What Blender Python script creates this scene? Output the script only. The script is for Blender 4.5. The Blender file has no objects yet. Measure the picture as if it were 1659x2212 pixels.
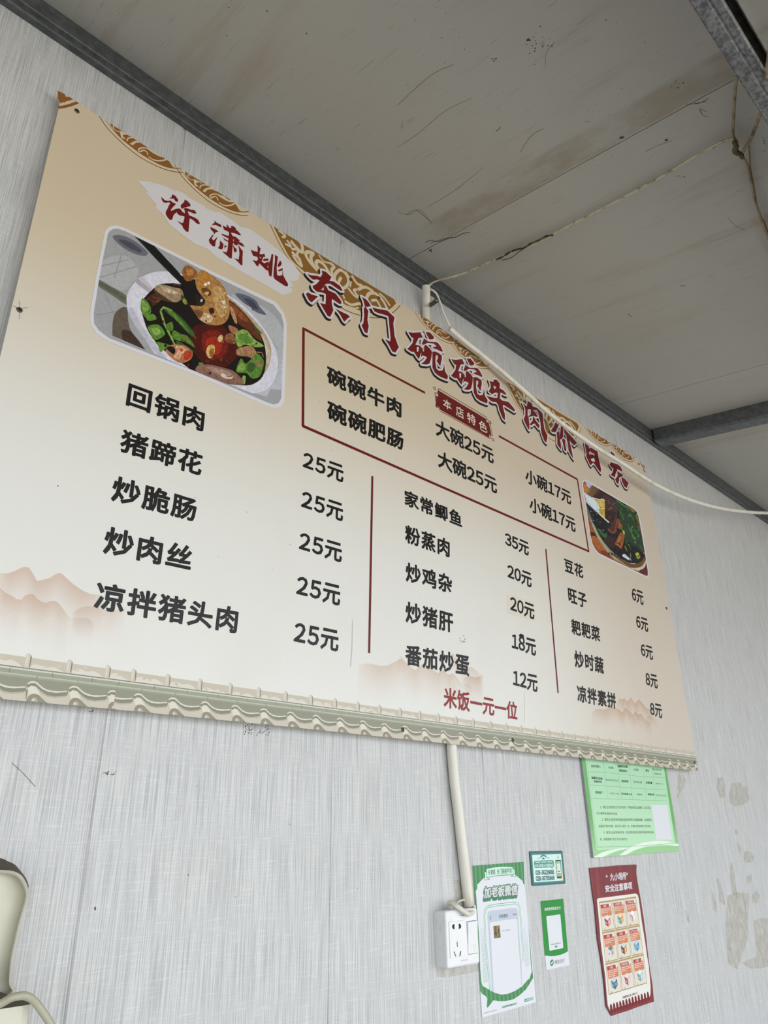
import bpy, math, random
from mathutils import Vector, Matrix
from mathutils.geometry import tessellate_polygon
random.seed(7)
S = bpy.context.scene
COL = S.collection

# ---------------------------------------------------------------- camera, sky, exposure
F = 1599.05                    # focal length in pixels of the 1659 x 2212 picture
RW = ((0.71746728, 0.27158252, 0.64146991),      # wall axes (right, into the wall, up) as seen by the camera
      (-0.69650715, 0.29407723, 0.65451995),
      (-0.01088551, -0.91638503, 0.40014996))
CAMY = -1.0
cd = bpy.data.cameras.new('camera'); cam = bpy.data.objects.new('camera', cd); COL.objects.link(cam)
cd.sensor_fit = 'HORIZONTAL'; cd.sensor_width = 36; cd.lens = F / 1659 * 36; cd.clip_start = 0.01
cam.matrix_world = Matrix(((RW[0][0], -RW[0][1], -RW[0][2], 0), (RW[1][0], -RW[1][1], -RW[1][2], CAMY),
                           (RW[2][0], -RW[2][1], -RW[2][2], 0), (0, 0, 0, 1)))
S.camera = cam
w = bpy.data.worlds.new('overcast_sky'); S.world = w; w.use_nodes = True
bg = w.node_tree.nodes['Background']; bg.inputs[0].default_value = (0.88, 0.94, 1.0, 1); bg.inputs[1].default_value = 1.0
S.view_settings.view_transform = 'Standard'; S.view_settings.look = 'None'; S.view_settings.gamma = 1
S.view_settings.use_curve_mapping = False
S.view_settings.exposure = 1.72
sd = bpy.data.lights.new('sun', 'SUN'); sd.energy = 5.0; sd.angle = 0.02; sd.color = (1.0, 0.93, 0.82)
sun = bpy.data.objects.new('sun', sd); COL.objects.link(sun); sun.rotation_euler = (math.radians(-42), 0, math.radians(12))   # stands behind the wall, lights the yard outside

# ---------------------------------------------------------------- helpers
def ray(p):
    v = (p[0] - 829.5, p[1] - 1106.0, F)
    return [sum(RW[i][k] * v[k] for k in range(3)) for i in range(3)]
def at_y(p, Y):                # measured picture point -> point on the plane y = Y (parallel to the wall)
    r = ray(p); t = (Y - CAMY) / r[1]
    return Vector((r[0] * t, Y, r[2] * t))
ZC, KC = 1.321, 0.153          # the roof panel: z = ZC + KC*(y+.02)
def at_ceil(p, off=0):
    r = ray(p); t = (ZC - off - KC * 0.98) / (r[2] - KC * r[1])
    return Vector((r[0] * t, CAMY + r[1] * t, r[2] * t))
def zf(x0, y0, s):             # points read in an enlarged crop -> picture points
    return lambda p: (x0 + p[0] * s, y0 + p[1] * s)
def P(s):
    return [tuple(float(c) for c in q.split(',')) for q in s.split()]
def lin(c):
    c /= 255.0
    return c / 12.92 if c <= 0.04045 else ((c + 0.055) / 1.055) ** 2.4
MATS = {}
def M(rgb, rough=0.42, k=1.0, spec=0.5, metal=0.0, name='ink'):
    key = (rgb, rough, k, spec, metal, name)
    if key in MATS: return MATS[key]
    m = bpy.data.materials.new(name); m.use_nodes = True
    b = m.node_tree.nodes['Principled BSDF']
    b.inputs['Base Color'].default_value = tuple(min(0.9, lin(c) * k) for c in rgb) + (1,)
    b.inputs['Roughness'].default_value = rough; b.inputs['Metallic'].default_value = metal
    b.inputs['Specular IOR Level'].default_value = spec
    MATS[key] = m
    return m
class NT:                      # tiny node-graph helper
    def __init__(s, name):
        s.m = bpy.data.materials.new(name); s.m.use_nodes = True
        s.t = s.m.node_tree; s.n = s.t.nodes; s.b = s.n['Principled BSDF']; s.out = s.n['Material Output']
        s.geo = s.n.new('ShaderNodeNewGeometry'); s.pos = s.geo.outputs['Position']
    def link(s, a, b): s.t.links.new(a, b)
    def sock(s, node, i, v):
        if hasattr(v, 'is_linked') or isinstance(v, bpy.types.NodeSocket): s.link(v, node.inputs[i])
        else: node.inputs[i].default_value = v
    def math(s, op, a, b=0.0, c=0.0, clamp=False):
        n = s.n.new('ShaderNodeMath'); n.operation = op; n.use_clamp = clamp
        for i, v in enumerate((a, b, c)): s.sock(n, i, v)
        return n.outputs[0]
    def scaled(s, sc, loc=(0, 0, 0)):
        n = s.n.new('ShaderNodeMapping'); s.link(s.pos, n.inputs[0]); n.inputs['Scale'].default_value = sc
        n.inputs['Location'].default_value = loc
        return n.outputs[0]
    def noise(s, sc, scale=1.0, detail=3.0, rough=0.5, loc=(0, 0, 0)):
        n = s.n.new('ShaderNodeTexNoise'); s.link(s.scaled(sc, loc), n.inputs['Vector'])
        n.inputs['Scale'].default_value = scale; n.inputs['Detail'].default_value = detail
        n.inputs['Roughness'].default_value = rough
        return n.outputs['Fac']
    def voro(s, sc, scale=1.0, loc=(0, 0, 0)):
        n = s.n.new('ShaderNodeTexVoronoi'); s.link(s.scaled(sc, loc), n.inputs['Vector'])
        n.inputs['Scale'].default_value = scale
        return n.outputs['Distance']
    def smooth(s, v, a, b):
        n = s.n.new('ShaderNodeMapRange'); n.interpolation_type = 'SMOOTHSTEP'
        s.sock(n, 0, v); n.inputs[1].default_value = a; n.inputs[2].default_value = b
        return n.outputs[0]
    def xyz(s):
        n = s.n.new('ShaderNodeSeparateXYZ'); s.link(s.pos, n.inputs[0]); return n.outputs
    def mix(s, f, a, b):
        n = s.n.new('ShaderNodeMix'); n.data_type = 'RGBA'; s.sock(n, 0, f)
        for i, v in ((6, a), (7, b)):
            if isinstance(v, tuple): n.inputs[i].default_value = v + (1,) if len(v) == 3 else v
            else: s.link(v, n.inputs[i])
        return n.outputs[2]
    def done(s, color, rough=0.5, spec=0.5, bump=None, bstr=0.2, bdist=0.001, metal=0.0):
        if isinstance(color, tuple): s.b.inputs['Base Color'].default_value = color + (1,)
        else: s.link(color, s.b.inputs['Base Color'])
        s.sock(s.b, 'Roughness', rough)
        s.b.inputs['Specular IOR Level'].default_value = spec; s.b.inputs['Metallic'].default_value = metal
        if bump is not None:
            n = s.n.new('ShaderNodeBump'); n.inputs['Strength'].default_value = bstr; n.inputs['Distance'].default_value = bdist
            s.link(bump, n.inputs['Height']); s.link(n.outputs[0], s.b.inputs['Normal'])
        return s.m
def L3(r, g, b, k=1.0): return tuple(lin(c) * k for c in (r, g, b))

ORG = {}
def place(name, me, mats, parent=None):
    o = bpy.data.objects.new(name, me); COL.objects.link(o)
    for m in (mats if isinstance(mats, (list, tuple)) else [mats]): me.materials.append(m)
    if parent is None:
        xs = [v.co for v in me.vertices]
        org = Vector(((min(v.x for v in xs) + max(v.x for v in xs)) / 2, max(v.y for v in xs), min(v.z for v in xs)))
        me.transform(Matrix.Translation(-org)); o.location = org; ORG[o.name] = org
    else:
        org = ORG[parent.name]; me.transform(Matrix.Translation(-org)); o.parent = parent; ORG[o.name] = org
    return o
def mesh(name, verts, faces, mats, parent=None, smooth=False, mi=None):
    me = bpy.data.meshes.new(name); me.from_pydata([tuple(v) for v in verts], [], faces); me.update()
    o = place(name, me, mats, parent)
    if mi: me.polygons.foreach_set('material_index', mi)
    if smooth: me.polygons.foreach_set('use_smooth', [True] * len(me.polygons))
    return o
def thing(name, label, cat, loc, group=None):
    o = bpy.data.objects.new(name, None); COL.objects.link(o); o.empty_display_size = 0.02
    o.location = loc; ORG[o.name] = Vector(loc); o['label'] = label; o['category'] = cat
    if group: o['group'] = group
    return o
def tag(o, label, cat, group=None):
    o['label'] = label; o['category'] = cat
    if group: o['group'] = group
    return o
def struct(o): o['kind'] = 'structure'; return o
def box(v, f, x0, x1, y0, y1, z0, z1):
    b = len(v)
    v += [(x0, y0, z0), (x1, y0, z0), (x1, y1, z0), (x0, y1, z0), (x0, y0, z1), (x1, y0, z1), (x1, y1, z1), (x0, y1, z1)]
    f += [tuple(b + i for i in q) for q in ((0, 3, 2, 1), (4, 5, 6, 7), (0, 1, 5, 4), (1, 2, 6, 5), (2, 3, 7, 6), (3, 0, 4, 7))]
def catmull(pts, n=6):
    pts = [Vector(p) for p in pts]; out = []
    for i in range(len(pts) - 1):
        a, b, c, d = pts[max(i - 1, 0)], pts[i], pts[i + 1], pts[min(i + 2, len(pts) - 1)]
        for k in range(n):
            t = k / n
            out.append(0.5 * ((2 * b) + (c - a) * t + (2 * a - 5 * b + 4 * c - d) * t * t + (3 * b - a - 3 * c + d) * t ** 3))
    out.append(pts[-1]); return out
def tube(v, f, pts, r, n=12, caps=True, hollow=0.0):
    base = len(v); m = len(pts); up = None
    for i, p in enumerate(pts):
        t = (pts[min(i + 1, m - 1)] - pts[max(i - 1, 0)]).normalized()
        if up is None: up = t.orthogonal().normalized()
        up = (up - t * up.dot(t)).normalized(); s = t.cross(up)
        rr = r[i] if isinstance(r, (list, tuple)) else r
        for k in range(n):
            a = 2 * math.pi * k / n
            v.append(tuple(p + (up * math.cos(a) + s * math.sin(a)) * rr))
    for i in range(m - 1):
        for k in range(n):
            f.append((base + i * n + k, base + i * n + (k + 1) % n, base + (i + 1) * n + (k + 1) % n, base + (i + 1) * n + k))
    if hollow:                 # an open pipe end: step in and go down the bore
        for end, e in ((0, 0), (m - 1, m - 2)):
            c = pts[end]; d = (pts[e if end else 1] - c).normalized()
            o = base + end * n; b2 = len(v)
            for k in range(n): q = Vector(v[o + k]); v.append(tuple(c + (q - c) * hollow))
            for k in range(n): q = Vector(v[o + k]); v.append(tuple(c + (q - c) * hollow + d * 0.02))
            for k in range(n):
                k2 = (k + 1) % n
                f.append((o + k, o + k2, b2 + k2, b2 + k)); f.append((b2 + k, b2 + k2, b2 + n + k2, b2 + n + k))
            f.append(tuple(b2 + n + k for k in range(n)))
    elif caps:
        f.append(tuple(base + k for k in reversed(range(n)))); f.append(tuple(base + (m - 1) * n + k for k in range(n)))
def tube_obj(name, pts, r, mat, parent=None, n=12, hollow=0.0, sub=6):
    v, f = [], []; tube(v, f, catmull(pts, sub) if sub else [Vector(p) for p in pts], r, n, True, hollow)
    return mesh(name, v, f, mat, parent, smooth=True)

# glyphs of Blender's own built-in font, as flat meshes; off > 0 makes the strokes heavier
GL = {}
def glyph(ch, off):
    key = (ch, off)
    if key in GL: return GL[key]
    if off:
        v, f = glyph(ch, 0); v, f = list(v), list(f); cnt = {}
        for q in f:
            for i in range(len(q)):
                e = tuple(sorted((q[i], q[(i + 1) % len(q)]))); cnt[e] = cnt.get(e, 0) + 1
        used = set()
        for (i, j), c in cnt.items():
            if c != 1: continue
            A, B = Vector(v[i]), Vector(v[j]); d = B - A
            if d.length < 1e-6: continue
            k = Vector((-d.y, d.x)).normalized() * off; b = len(v)
            v += [tuple(A + k), tuple(B + k), tuple(B - k), tuple(A - k)]; f.append((b, b + 1, b + 2, b + 3)); used.update((i, j))
        for i in used:
            b = len(v); c = v[i]
            v += [(c[0] + off * sx, c[1] + off * sy) for sx, sy in ((1, .4), (.4, 1), (-.4, 1), (-1, .4), (-1, -.4), (-.4, -1), (.4, -1), (1, -.4))]
            f.append(tuple(range(b, b + 8)))
        GL[key] = (v, f); return GL[key]
    c = bpy.data.curves.new('g', 'FONT'); c.body = ch; c.size = 1; c.resolution_u = 2
    o = bpy.data.objects.new('g', c); COL.objects.link(o)
    e = o.evaluated_get(bpy.context.evaluated_depsgraph_get()); me = e.to_mesh()
    r = ([(v.co.x, v.co.y) for v in me.vertices], [tuple(p.vertices) for p in me.polygons])
    e.to_mesh_clear(); bpy.data.objects.remove(o); bpy.data.curves.remove(c)
    GL[key] = r
    return r
def layout(s, off, adv=1.0, dadv=0.58):
    vs, fs, x = [], [], 0.0
    for ch in s:
        if ch == ' ': x += 0.55; continue
        if ch == '-':
            v, f = glyph(ch, off); b = len(vs); m_ = min(p[0] for p in v); vs += [(p[0] - m_ + x + 0.06, p[1] + .02) for p in v]; fs += [tuple(b + i for i in q) for q in f]; x += 0.12 + max(p[0] for p in v) - m_; continue
        narrow = ch in '0123456789-./m³h'
        g = chr(ord(ch) + 0xFEE0) if ch in '0123456789-./mh' else ch
        v, f = glyph(g, off); b = len(vs); a = dadv if narrow else adv
        sh = x + (a - 1.0) / 2 if narrow else x + (a - 1.0) / 2
        vs += [(p[0] + sh, p[1]) for p in v]; fs += [tuple(b + i for i in q) for q in f]; x += a
    return vs, fs
def smooth_closed(pts, n=3):
    m = len(pts); out = []
    for i in range(m):
        a, b, c, d = (Vector(pts[(i + k) % m]) for k in (-1, 0, 1, 2)); l1, l2, l3 = (b - a).length, (c - b).length, (d - c).length
        k1, k2 = min(1, l2 / max(l1, 1e-9)), min(1, l2 / max(l3, 1e-9)); m1 = (c - a) * 0.5 * min(1, 2 * l2 / max((c - a).length, 1e-9)); m2 = (d - b) * 0.5 * min(1, 2 * l2 / max((d - b).length, 1e-9))
        for k in range(n):
            t = k / n; h = t * t * t; q = t * t
            out.append(tuple(b * (2 * h - 3 * q + 1) + m1 * (h - 2 * q + t) + c * (3 * q - 2 * h) + m2 * (h - q)))
    return out
class Print:                   # flat ink shapes lying on the plane y = Y, each layer a hair above the one before
    def __init__(s, Y, step=0.00007):
        s.Y, s.step, s.v, s.f, s.mi, s.mats, s.clip, s.c = Y, step, [], [], [], [], None, 0
    def w(s, p): q = at_y(p, s.Y); return (q.x, q.z)
    def mat(s, m):
        if m not in s.mats: s.mats.append(m)
        return s.mats.index(m)
    def tri(s, pts, tris, m, L):
        i = s.mat(m)
        for t in tris:
            s.c += 1; y = s.Y - s.step * L - 7e-6 * ((s.c * 0.6180339887) % 1.0)   # overlapping flakes never share a plane
            q = [pts[k] for k in t]
            if s.clip: q = clip_poly(q, s.clip)
            if len(q) < 3: continue
            b = len(s.v); s.v += [(a[0], y, a[1]) for a in q]; s.f.append(tuple(range(b, b + len(q)))); s.mi.append(i)
    def wpoly(s, pts, m, L):
        s.tri(pts, tessellate_polygon([[Vector((a[0], a[1], 0)) for a in pts]]), m, L)
    def poly(s, pts, m, L, z=None):
        if isinstance(pts, str): pts = P(pts)
        s.wpoly([s.w(z(p) if z else p) for p in pts], m, L)
    def wstroke(s, pts, wd, m, L, closed=False, soft=False):
        if soft and len(pts) > 2: pts = catmull(pts, 4)
        n = len(pts); pts = [Vector(p) for p in pts]
        for i in range(n if closed else n - 1):
            a, b = pts[i], pts[(i + 1) % n]; d = b - a
            if d.length < 1e-7: continue
            k = Vector((-d.y, d.x)).normalized() * wd / 2
            s.tri([a + k, b + k, b - k, a - k], [(0, 1, 2, 3)], m, L)
        for i, p in enumerate(pts):
            if closed or 0 < i < n - 1:
                s.tri([p + Vector((math.cos(t * math.pi / 4), math.sin(t * math.pi / 4))) * wd / 2 for t in range(8)], [tuple(range(8))], m, L)
    def stroke(s, pts, wd, m, L, z=None, closed=False):
        if isinstance(pts, str): pts = P(pts)
        s.wstroke([s.w(z(p) if z else p) for p in pts], wd, m, L, closed)
    def disc(s, c, rx, rz, m, L, n=14):
        s.tri([(c[0] + rx * math.cos(2 * math.pi * i / n), c[1] + rz * math.sin(2 * math.pi * i / n)) for i in range(n)], [tuple(range(n))], m, L)
    def text(s, st, quad, m, L, z=None, off=0.0, shift=(0, 0), adv=1.0, ink=None, dadv=0.58):
        q = P(quad) if isinstance(quad, str) else quad
        q = [Vector(s.w(z(p) if z else p)) for p in q]                  # TL TR BR BL of the inked area
        vs, fs = layout(st, off, adv, dadv)
        if ink is None: ink = (min(a[0] for a in vs), max(a[0] for a in vs), min(a[1] for a in vs), max(a[1] for a in vs))
        x0, x1, y0, y1 = ink; out = []
        for a in vs:
            u, t = (a[0] - x0) / (x1 - x0), (a[1] - y0) / (y1 - y0)
            c = (q[3] * (1 - u) + q[2] * u) * (1 - t) + (q[0] * (1 - u) + q[1] * u) * t
            out.append((c.x + shift[0], c.y + shift[1]))
        s.tri(out, fs, m, L)
        return ink
    def build(s, name, parent=None):
        return mesh(name, s.v, s.f, s.mats, parent, mi=s.mi)
def clip_poly(q, fn):          # keep the part where fn(point) >= 0
    out = []
    for i in range(len(q)):
        a, b = q[i], q[(i + 1) % len(q)]; da, db = fn(a), fn(b)
        if da >= 0: out.append((a[0], a[1]))
        if (da >= 0) != (db >= 0):
            t = da / (da - db); out.append((a[0] + (b[0] - a[0]) * t, a[1] + (b[1] - a[1]) * t))
    return out

# ---------------------------------------------------------------- the room
def wall_mat():
    t = NT('linen_wall_panel')
    v1 = t.noise((620, 3, 9), 1, 3, 0.6); v2 = t.noise((170, 3, 3), 1, 2, 0.5, (3, 0, 1)); h1 = t.noise((24, 3, 520), 1, 3, 0.6, (1, 2, 3))
    bl = t.noise((9, 3, 9), 1, 3, 0.5)
    a = t.math('MULTIPLY', t.smooth(v1, 0.34, 0.60), 0.62); a = t.math('ADD', a, t.math('MULTIPLY', t.smooth(v2, 0.3, 0.7), 0.16))
    a = t.math('ADD', a, t.math('MULTIPLY', t.smooth(h1, 0.50, 0.72), 0.26))
    c = t.mix(t.math('MULTIPLY', a, 1.0, clamp=True), (0.37, 0.374, 0.388), (0.665, 0.668, 0.672))
    c = t.mix(t.math('MULTIPLY', t.smooth(bl, 0.55, 0.8), 0.12), c, (0.5, 0.47, 0.4))
    return t.done(c, 0.38, 0.45, t.math('ADD', v1, h1), 0.25, 0.0006)
def ceil_mat():
    t = NT('stained_roof_panel')
    x, y, z = t.xyz()
    base = t.mix(t.noise((2.2, 0.8, 1), 1, 4, 0.55), (0.42, 0.405, 0.37), (0.48, 0.465, 0.42))
    st = t.smooth(t.noise((17, 1.7, 1), 1, 6, 0.66), 0.50, 0.68)
    st = t.math('MULTIPLY', st, t.smooth(t.noise((3, 2.2, 1), 1, 2, 0.5, (4, 1, 0)), 0.40, 0.60))
    c = t.mix(t.math('MULTIPLY', st, 0.5), base, (0.36, 0.27, 0.19))
    fine = t.smooth(t.noise((150, 9, 1), 1, 4, 0.72, (7, 2, 0)), 0.60, 0.74)
    c = t.mix(t.math('MULTIPLY', fine, 0.34), c, (0.22, 0.18, 0.13))
    scr = t.smooth(t.noise((300, 16, 1), 1, 2, 0.5, (3, 9, 0)), 0.68, 0.76)
    c = t.mix(t.math('MULTIPLY', scr, 0.4), c, (0.16, 0.13, 0.10))
    blot = t.math('MULTIPLY', t.smooth(t.noise((26, 14, 1), 1, 5, 0.7, (5, 3, 0)), 0.62, 0.74), 0.35)
    c = t.mix(blot, c, (0.30, 0.23, 0.16))
    band = t.math('MULTIPLY', t.smooth(x, 0.985, 1.0), t.smooth(x, 1.062, 1.055))            # the dirty strip along the joint
    band = t.math('MULTIPLY', band, t.smooth(t.noise((14, 7, 1), 1, 4, 0.6, (2, 5, 0)), 0.30, 0.62))
    band = t.math('MULTIPLY', band, t.smooth(y, -0.09, -0.18))
    c = t.mix(t.math('MULTIPLY', band, 0.55), c, (0.27, 0.21, 0.14))
    sp = t.smooth(t.math('ADD', t.voro((46, 40, 40)), t.math('MULTIPLY', t.noise((30, 30, 30), 1, 2, 0.5, (2, 2, 0)), 0.22)), 0.155, 0.125)
    sp = t.math('MULTIPLY', sp, t.smooth(t.noise((3, 3, 3), 1, 2, 0.5, (1, 8, 0)), 0.48, 0.56))
    c = t.mix(t.math('MULTIPLY', sp, 0.85), c, (0.07, 0.055, 0.04))
    return t.done(c, 0.5, 0.3)
def steel_mat(name, a, b, rough=0.45, mott=60):
    t = NT(name)
    n = t.noise((mott, mott, mott), 1, 4, 0.6); g = t.noise((8, 160, 160), 1, 3, 0.6)
    c = t.mix(t.smooth(n, 0.32, 0.68), a, b); c = t.mix(t.math('MULTIPLY', t.smooth(g, 0.5, 0.75), 0.12), c, tuple(q * 0.55 for q in a))
    return t.done(c, rough, 0.5, None, metal=0.35)
MW, MC = wall_mat(), ceil_mat()
X0, X1, ZF = -3.6, 4.9, -1.52
prof = [(X0, 0.0)]; j = 0.4465 - 0.4035 * 9
while j < X1:
    if j > X0 + 0.01: g_ = 1.0 if j < 0.6 else 0.45; prof += [(j - 0.0035 * g_, 0.0), (j - 0.0012 * g_, 0.003 * g_), (j + 0.0012 * g_, 0.003 * g_), (j + 0.0035 * g_, 0.0)]
    j += 0.4035
prof += [(X1, 0.0), (X1, 0.05), (X0, 0.05)]
def extrude_z(name, pr, z0, z1, mat):
    n = len(pr); v = [(p[0], p[1], z0) for p in pr] + [(p[0], p[1], z1) for p in pr]
    f = [(i, (i + 1) % n, n + (i + 1) % n, n + i) for i in range(n)]
    for zz, o in ((0, 0), (n, n)):
        tr = tessellate_polygon([[Vector((p[0], p[1], 0)) for p in pr]]); f += [tuple(o + k for k in q) for q in tr]
    return mesh(name, v, f, mat)
wall_back = struct(extrude_z('wall_back', prof, ZF, 1.33, MW))
# sloping roof of insulated panels, one groove at each joint
YF = -2.7
def roof_z(y, o=0): return ZC + KC * (y + 0.02) + o
v, f = [], []; xs = [X0 - 0.1]
for jx in (-2.96, -1.95, -0.95, 0.055, 1.062, 2.07, 3.08, 4.09): xs += [jx - 0.0012, jx - 0.0005, jx + 0.0005, jx + 0.0012]
xs.append(X1 + 0.4); dz = [0] + [0, 0.004, 0.004, 0] * 8 + [0]
for x, d in zip(xs, dz): v += [(x, 0.06, roof_z(0.06, d)), (x, YF, roof_z(YF, d)), (x, 0.06, roof_z(0.06, 0.06)), (x, YF, roof_z(YF, 0.06))]
for i in range(len(xs) - 1):
    a, b = i * 4, i * 4 + 4
    f += [(a, a + 1, b + 1, b), (a + 2, b + 2, b + 3, a + 3), (a, b, b + 2, a + 2), (a + 1, a + 3, b + 3, b + 1)]
ceiling = struct(mesh('ceiling', v, f, MC))
v, f = [], []; box(v, f, X0 - 0.05, X0, YF, 0.05, ZF, 1.33)
struct(mesh('light_block_left', v, f, M((205, 205, 205), 0.6, name='painted_panel')))  # unseen wall, added so light comes only from front and right
v, f = [], []; box(v, f, X1, X1 + 0.05, YF, 0.05, ZF, 1.33)
struct(mesh('light_block_right', v, f, M((205, 205, 205), 0.6, name='painted_panel')))  # unseen wall, added to cut the light from the right
t = NT('concrete_floor'); MF = t.done(t.mix(t.noise((3, 3, 3), 1, 5, 0.6), (0.17, 0.16, 0.15), (0.24, 0.23, 0.21)), 0.6, 0.4)
v, f = [], []; box(v, f, X0 - 0.05, X1 + 0.4, YF, 0.05, ZF - 0.1, ZF)
struct(mesh('floor', v, f, MF))
v, f = [], []; box(v, f, -30, 40, -40, 30, ZF - 0.3, ZF - 0.102)
struct(mesh('ground', v, f, M((170, 168, 162), 0.8, name='pavement')))

# steel under the roof
MS = steel_mat('galvanised_steel', (0.075, 0.082, 0.085), (0.125, 0.132, 0.135))
MS2 = steel_mat('mottled_zinc', (0.085, 0.087, 0.09), (0.23, 0.235, 0.24), 0.6, 130)
def extrude_x(name, pr, xa, xb, mat, smooth=False):
    n = len(pr); v = [(xa, p[0], p[1]) for p in pr] + [(xb, p[0], p[1]) for p in pr]
    f = [(i, (i + 1) % n, n + (i + 1) % n, n + i) for i in range(n)] + [tuple(range(n)), tuple(range(n, 2 * n))[::-1]]
    return mesh(name, v, f, mat)
struct(extrude_x('trim_1', [(-0.0005, 1.2715), (-0.0125, 1.2715), (-0.0150, 1.2735), (-0.0152, 1.2765), (-0.0125, 1.2785), (-0.0125, 1.2835),
                            (-0.0175, 1.2855), (-0.0185, 1.287), (-0.0185, 1.3205), (-0.0005, 1.3235)], X0 + 0.01, X1, MS))
v, f = [], []
def slope_beam(x0, x1, ya, yb, h, lip=0.0):
    b = len(v)
    for y in (ya, yb):
        z = roof_z(y)
        v.extend([(x0, y, z), (x0, y, z - h + 0.008), (x0 + 0.002, y, z - h + 0.004), (x0 + 0.006, y, z - h), (x1 - 0.004, y, z - h), (x1, y, z - h + 0.004), (x1, y, z)])
    for i in range(7): f.append((b + i, b + (i + 1) % 7, b + 7 + (i + 1) % 7, b + 7 + i))
    f.append(tuple(range(b, b + 7))); f.append(tuple(range(b + 13, b + 6, -1)))
slope_beam(2.305, 2.362, -0.024, YF + 0.1, 0.054)
struct(mesh('trim_2', v, f, steel_mat('grey_box_steel', (0.10, 0.108, 0.118), (0.155, 0.163, 0.175))))
zb = 1.066
rz = lambda y: roof_z(y)
pr = [(-0.863, zb + 0.012), (-0.863, zb + 0.002), (-0.861, zb), (-0.852, zb), (-0.8505, zb + 0.0015), (-0.8485, zb + 0.0015), (-0.847, zb), (-0.831, zb), (-0.829, zb + 0.002), (-0.829, rz(-0.829)),
      (-0.863, rz(-0.863)), (-0.863, rz(-0.863) - 0.012), (-0.861, rz(-0.861) - 0.012), (-0.861, rz(-0.861) - 0.003), (-0.8315, rz(-0.8315) - 0.003), (-0.8315, zb + 0.003), (-0.861, zb + 0.003), (-0.861, zb + 0.012)]
n = len(pr); v = [(xx, p[0], p[1]) for xx in (X0 + 0.01, X1) for p in pr]
f = [(i, (i + 1) % n, n + (i + 1) % n, n + i) for i in range(n)]
struct(mesh('trim_3', v, f, [MS2, steel_mat('dark_brown_steel', (0.030, 0.026, 0.021), (0.075, 0.064, 0.050), 0.8, 40)], mi=[1 if 11 <= i <= 16 else 0 for i in range(n)]))  # inner faces of the channel get a darker, browner steel

# cobweb strands and fly specks stuck under the roof
v, f = [], []; z = zf(859, 0, 0.48222)
for st, r in (("125,1085 150,1076 170,1082 200,1078 230,1068 262,1062 290,1046 325,1040", .0013), ("150,1090 190,1074 250,1062", .0008), ("40,960 80,940 115,965 155,1000", .0006), ("0,950 50,962 100,940 140,985", .0005), ("1330,465 1360,460 1392,440", .0009), ("1290,470 1345,462 1380,455", .0005),
              ("550,680 585,625 620,592 655,576", .0005), ("0,472 70,405 160,330 250,290", .0005), ("440,590 462,570", .0011), ("1355,480 1365,515 1392,525", .0004), ("1365,515 1350,490 1385,500", .0004), ("1480,975 1510,1010 1555,1030", .0005), ("700,190 665,240 662,300", .0004),
              ("140,925 260,850 380,755", .0004), ("0,660 90,600 210,500 330,440", .0004), ("1030,1405 1050,1420", .0011), ("1265,1282 1290,1280", .0009), ("840,548 860,545", .0006), ("1110,680 1160,655 1230,630", .0004), ("20,580 18,560 25,545", .0006)):
    tube(v, f, catmull([at_ceil(z(p), 0.0004) for p in P(st)], 4), r * 0.5, 5)
rg = random.Random(21)
for cx, cy, sx, sy, n_, ra in ((148, 1121, 5, 4, 6, .0022), (1002, 616, 3, 3, 3, .0024), (1203, 625, 2, 2, 2, .0022), (700, 740, 260, 150, 70, .0006), (620, 190, 40, 40, 22, .0010), (583, 180, 1, 1, 1, .0022), (430, 270, 8, 8, 5, .0012), (1280, 790, 20, 6, 8, .0010), (1240, 380, 18, 8, 8, .0010), (1640, 640, 3, 20, 4, .0012), (800, 400, 420, 260, 50, .0006), (150, 190, 130, 120, 14, .0007), (1000, 1000, 350, 250, 30, .0006), (280, 1030, 60, 25, 26, .0007)):
    for _ in range(n_):
        c = at_ceil(z((rg.gauss(cx, sx), rg.gauss(cy, sy)))); r_ = ra * rg.uniform(.5, 1.2); b = len(v)
        v += [(c.x + r_ * math.cos(q), c.y + 1.4 * r_ * math.sin(q), c.z - 0.0004 + KC * 1.4 * r_ * math.sin(q)) for q in (0, 1.05, 2.1, 3.14, 4.19, 5.24)] + [(c.x, c.y, c.z - 0.001)]
        f += [(b + k, b + (k + 1) % 6, b + 6) for k in range(6)]
mesh('cobweb_strands', v, f, M((88, 74, 56), 0.9, name='cobweb_dirt'), ceiling)['kind'] = 'stuff'

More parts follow.
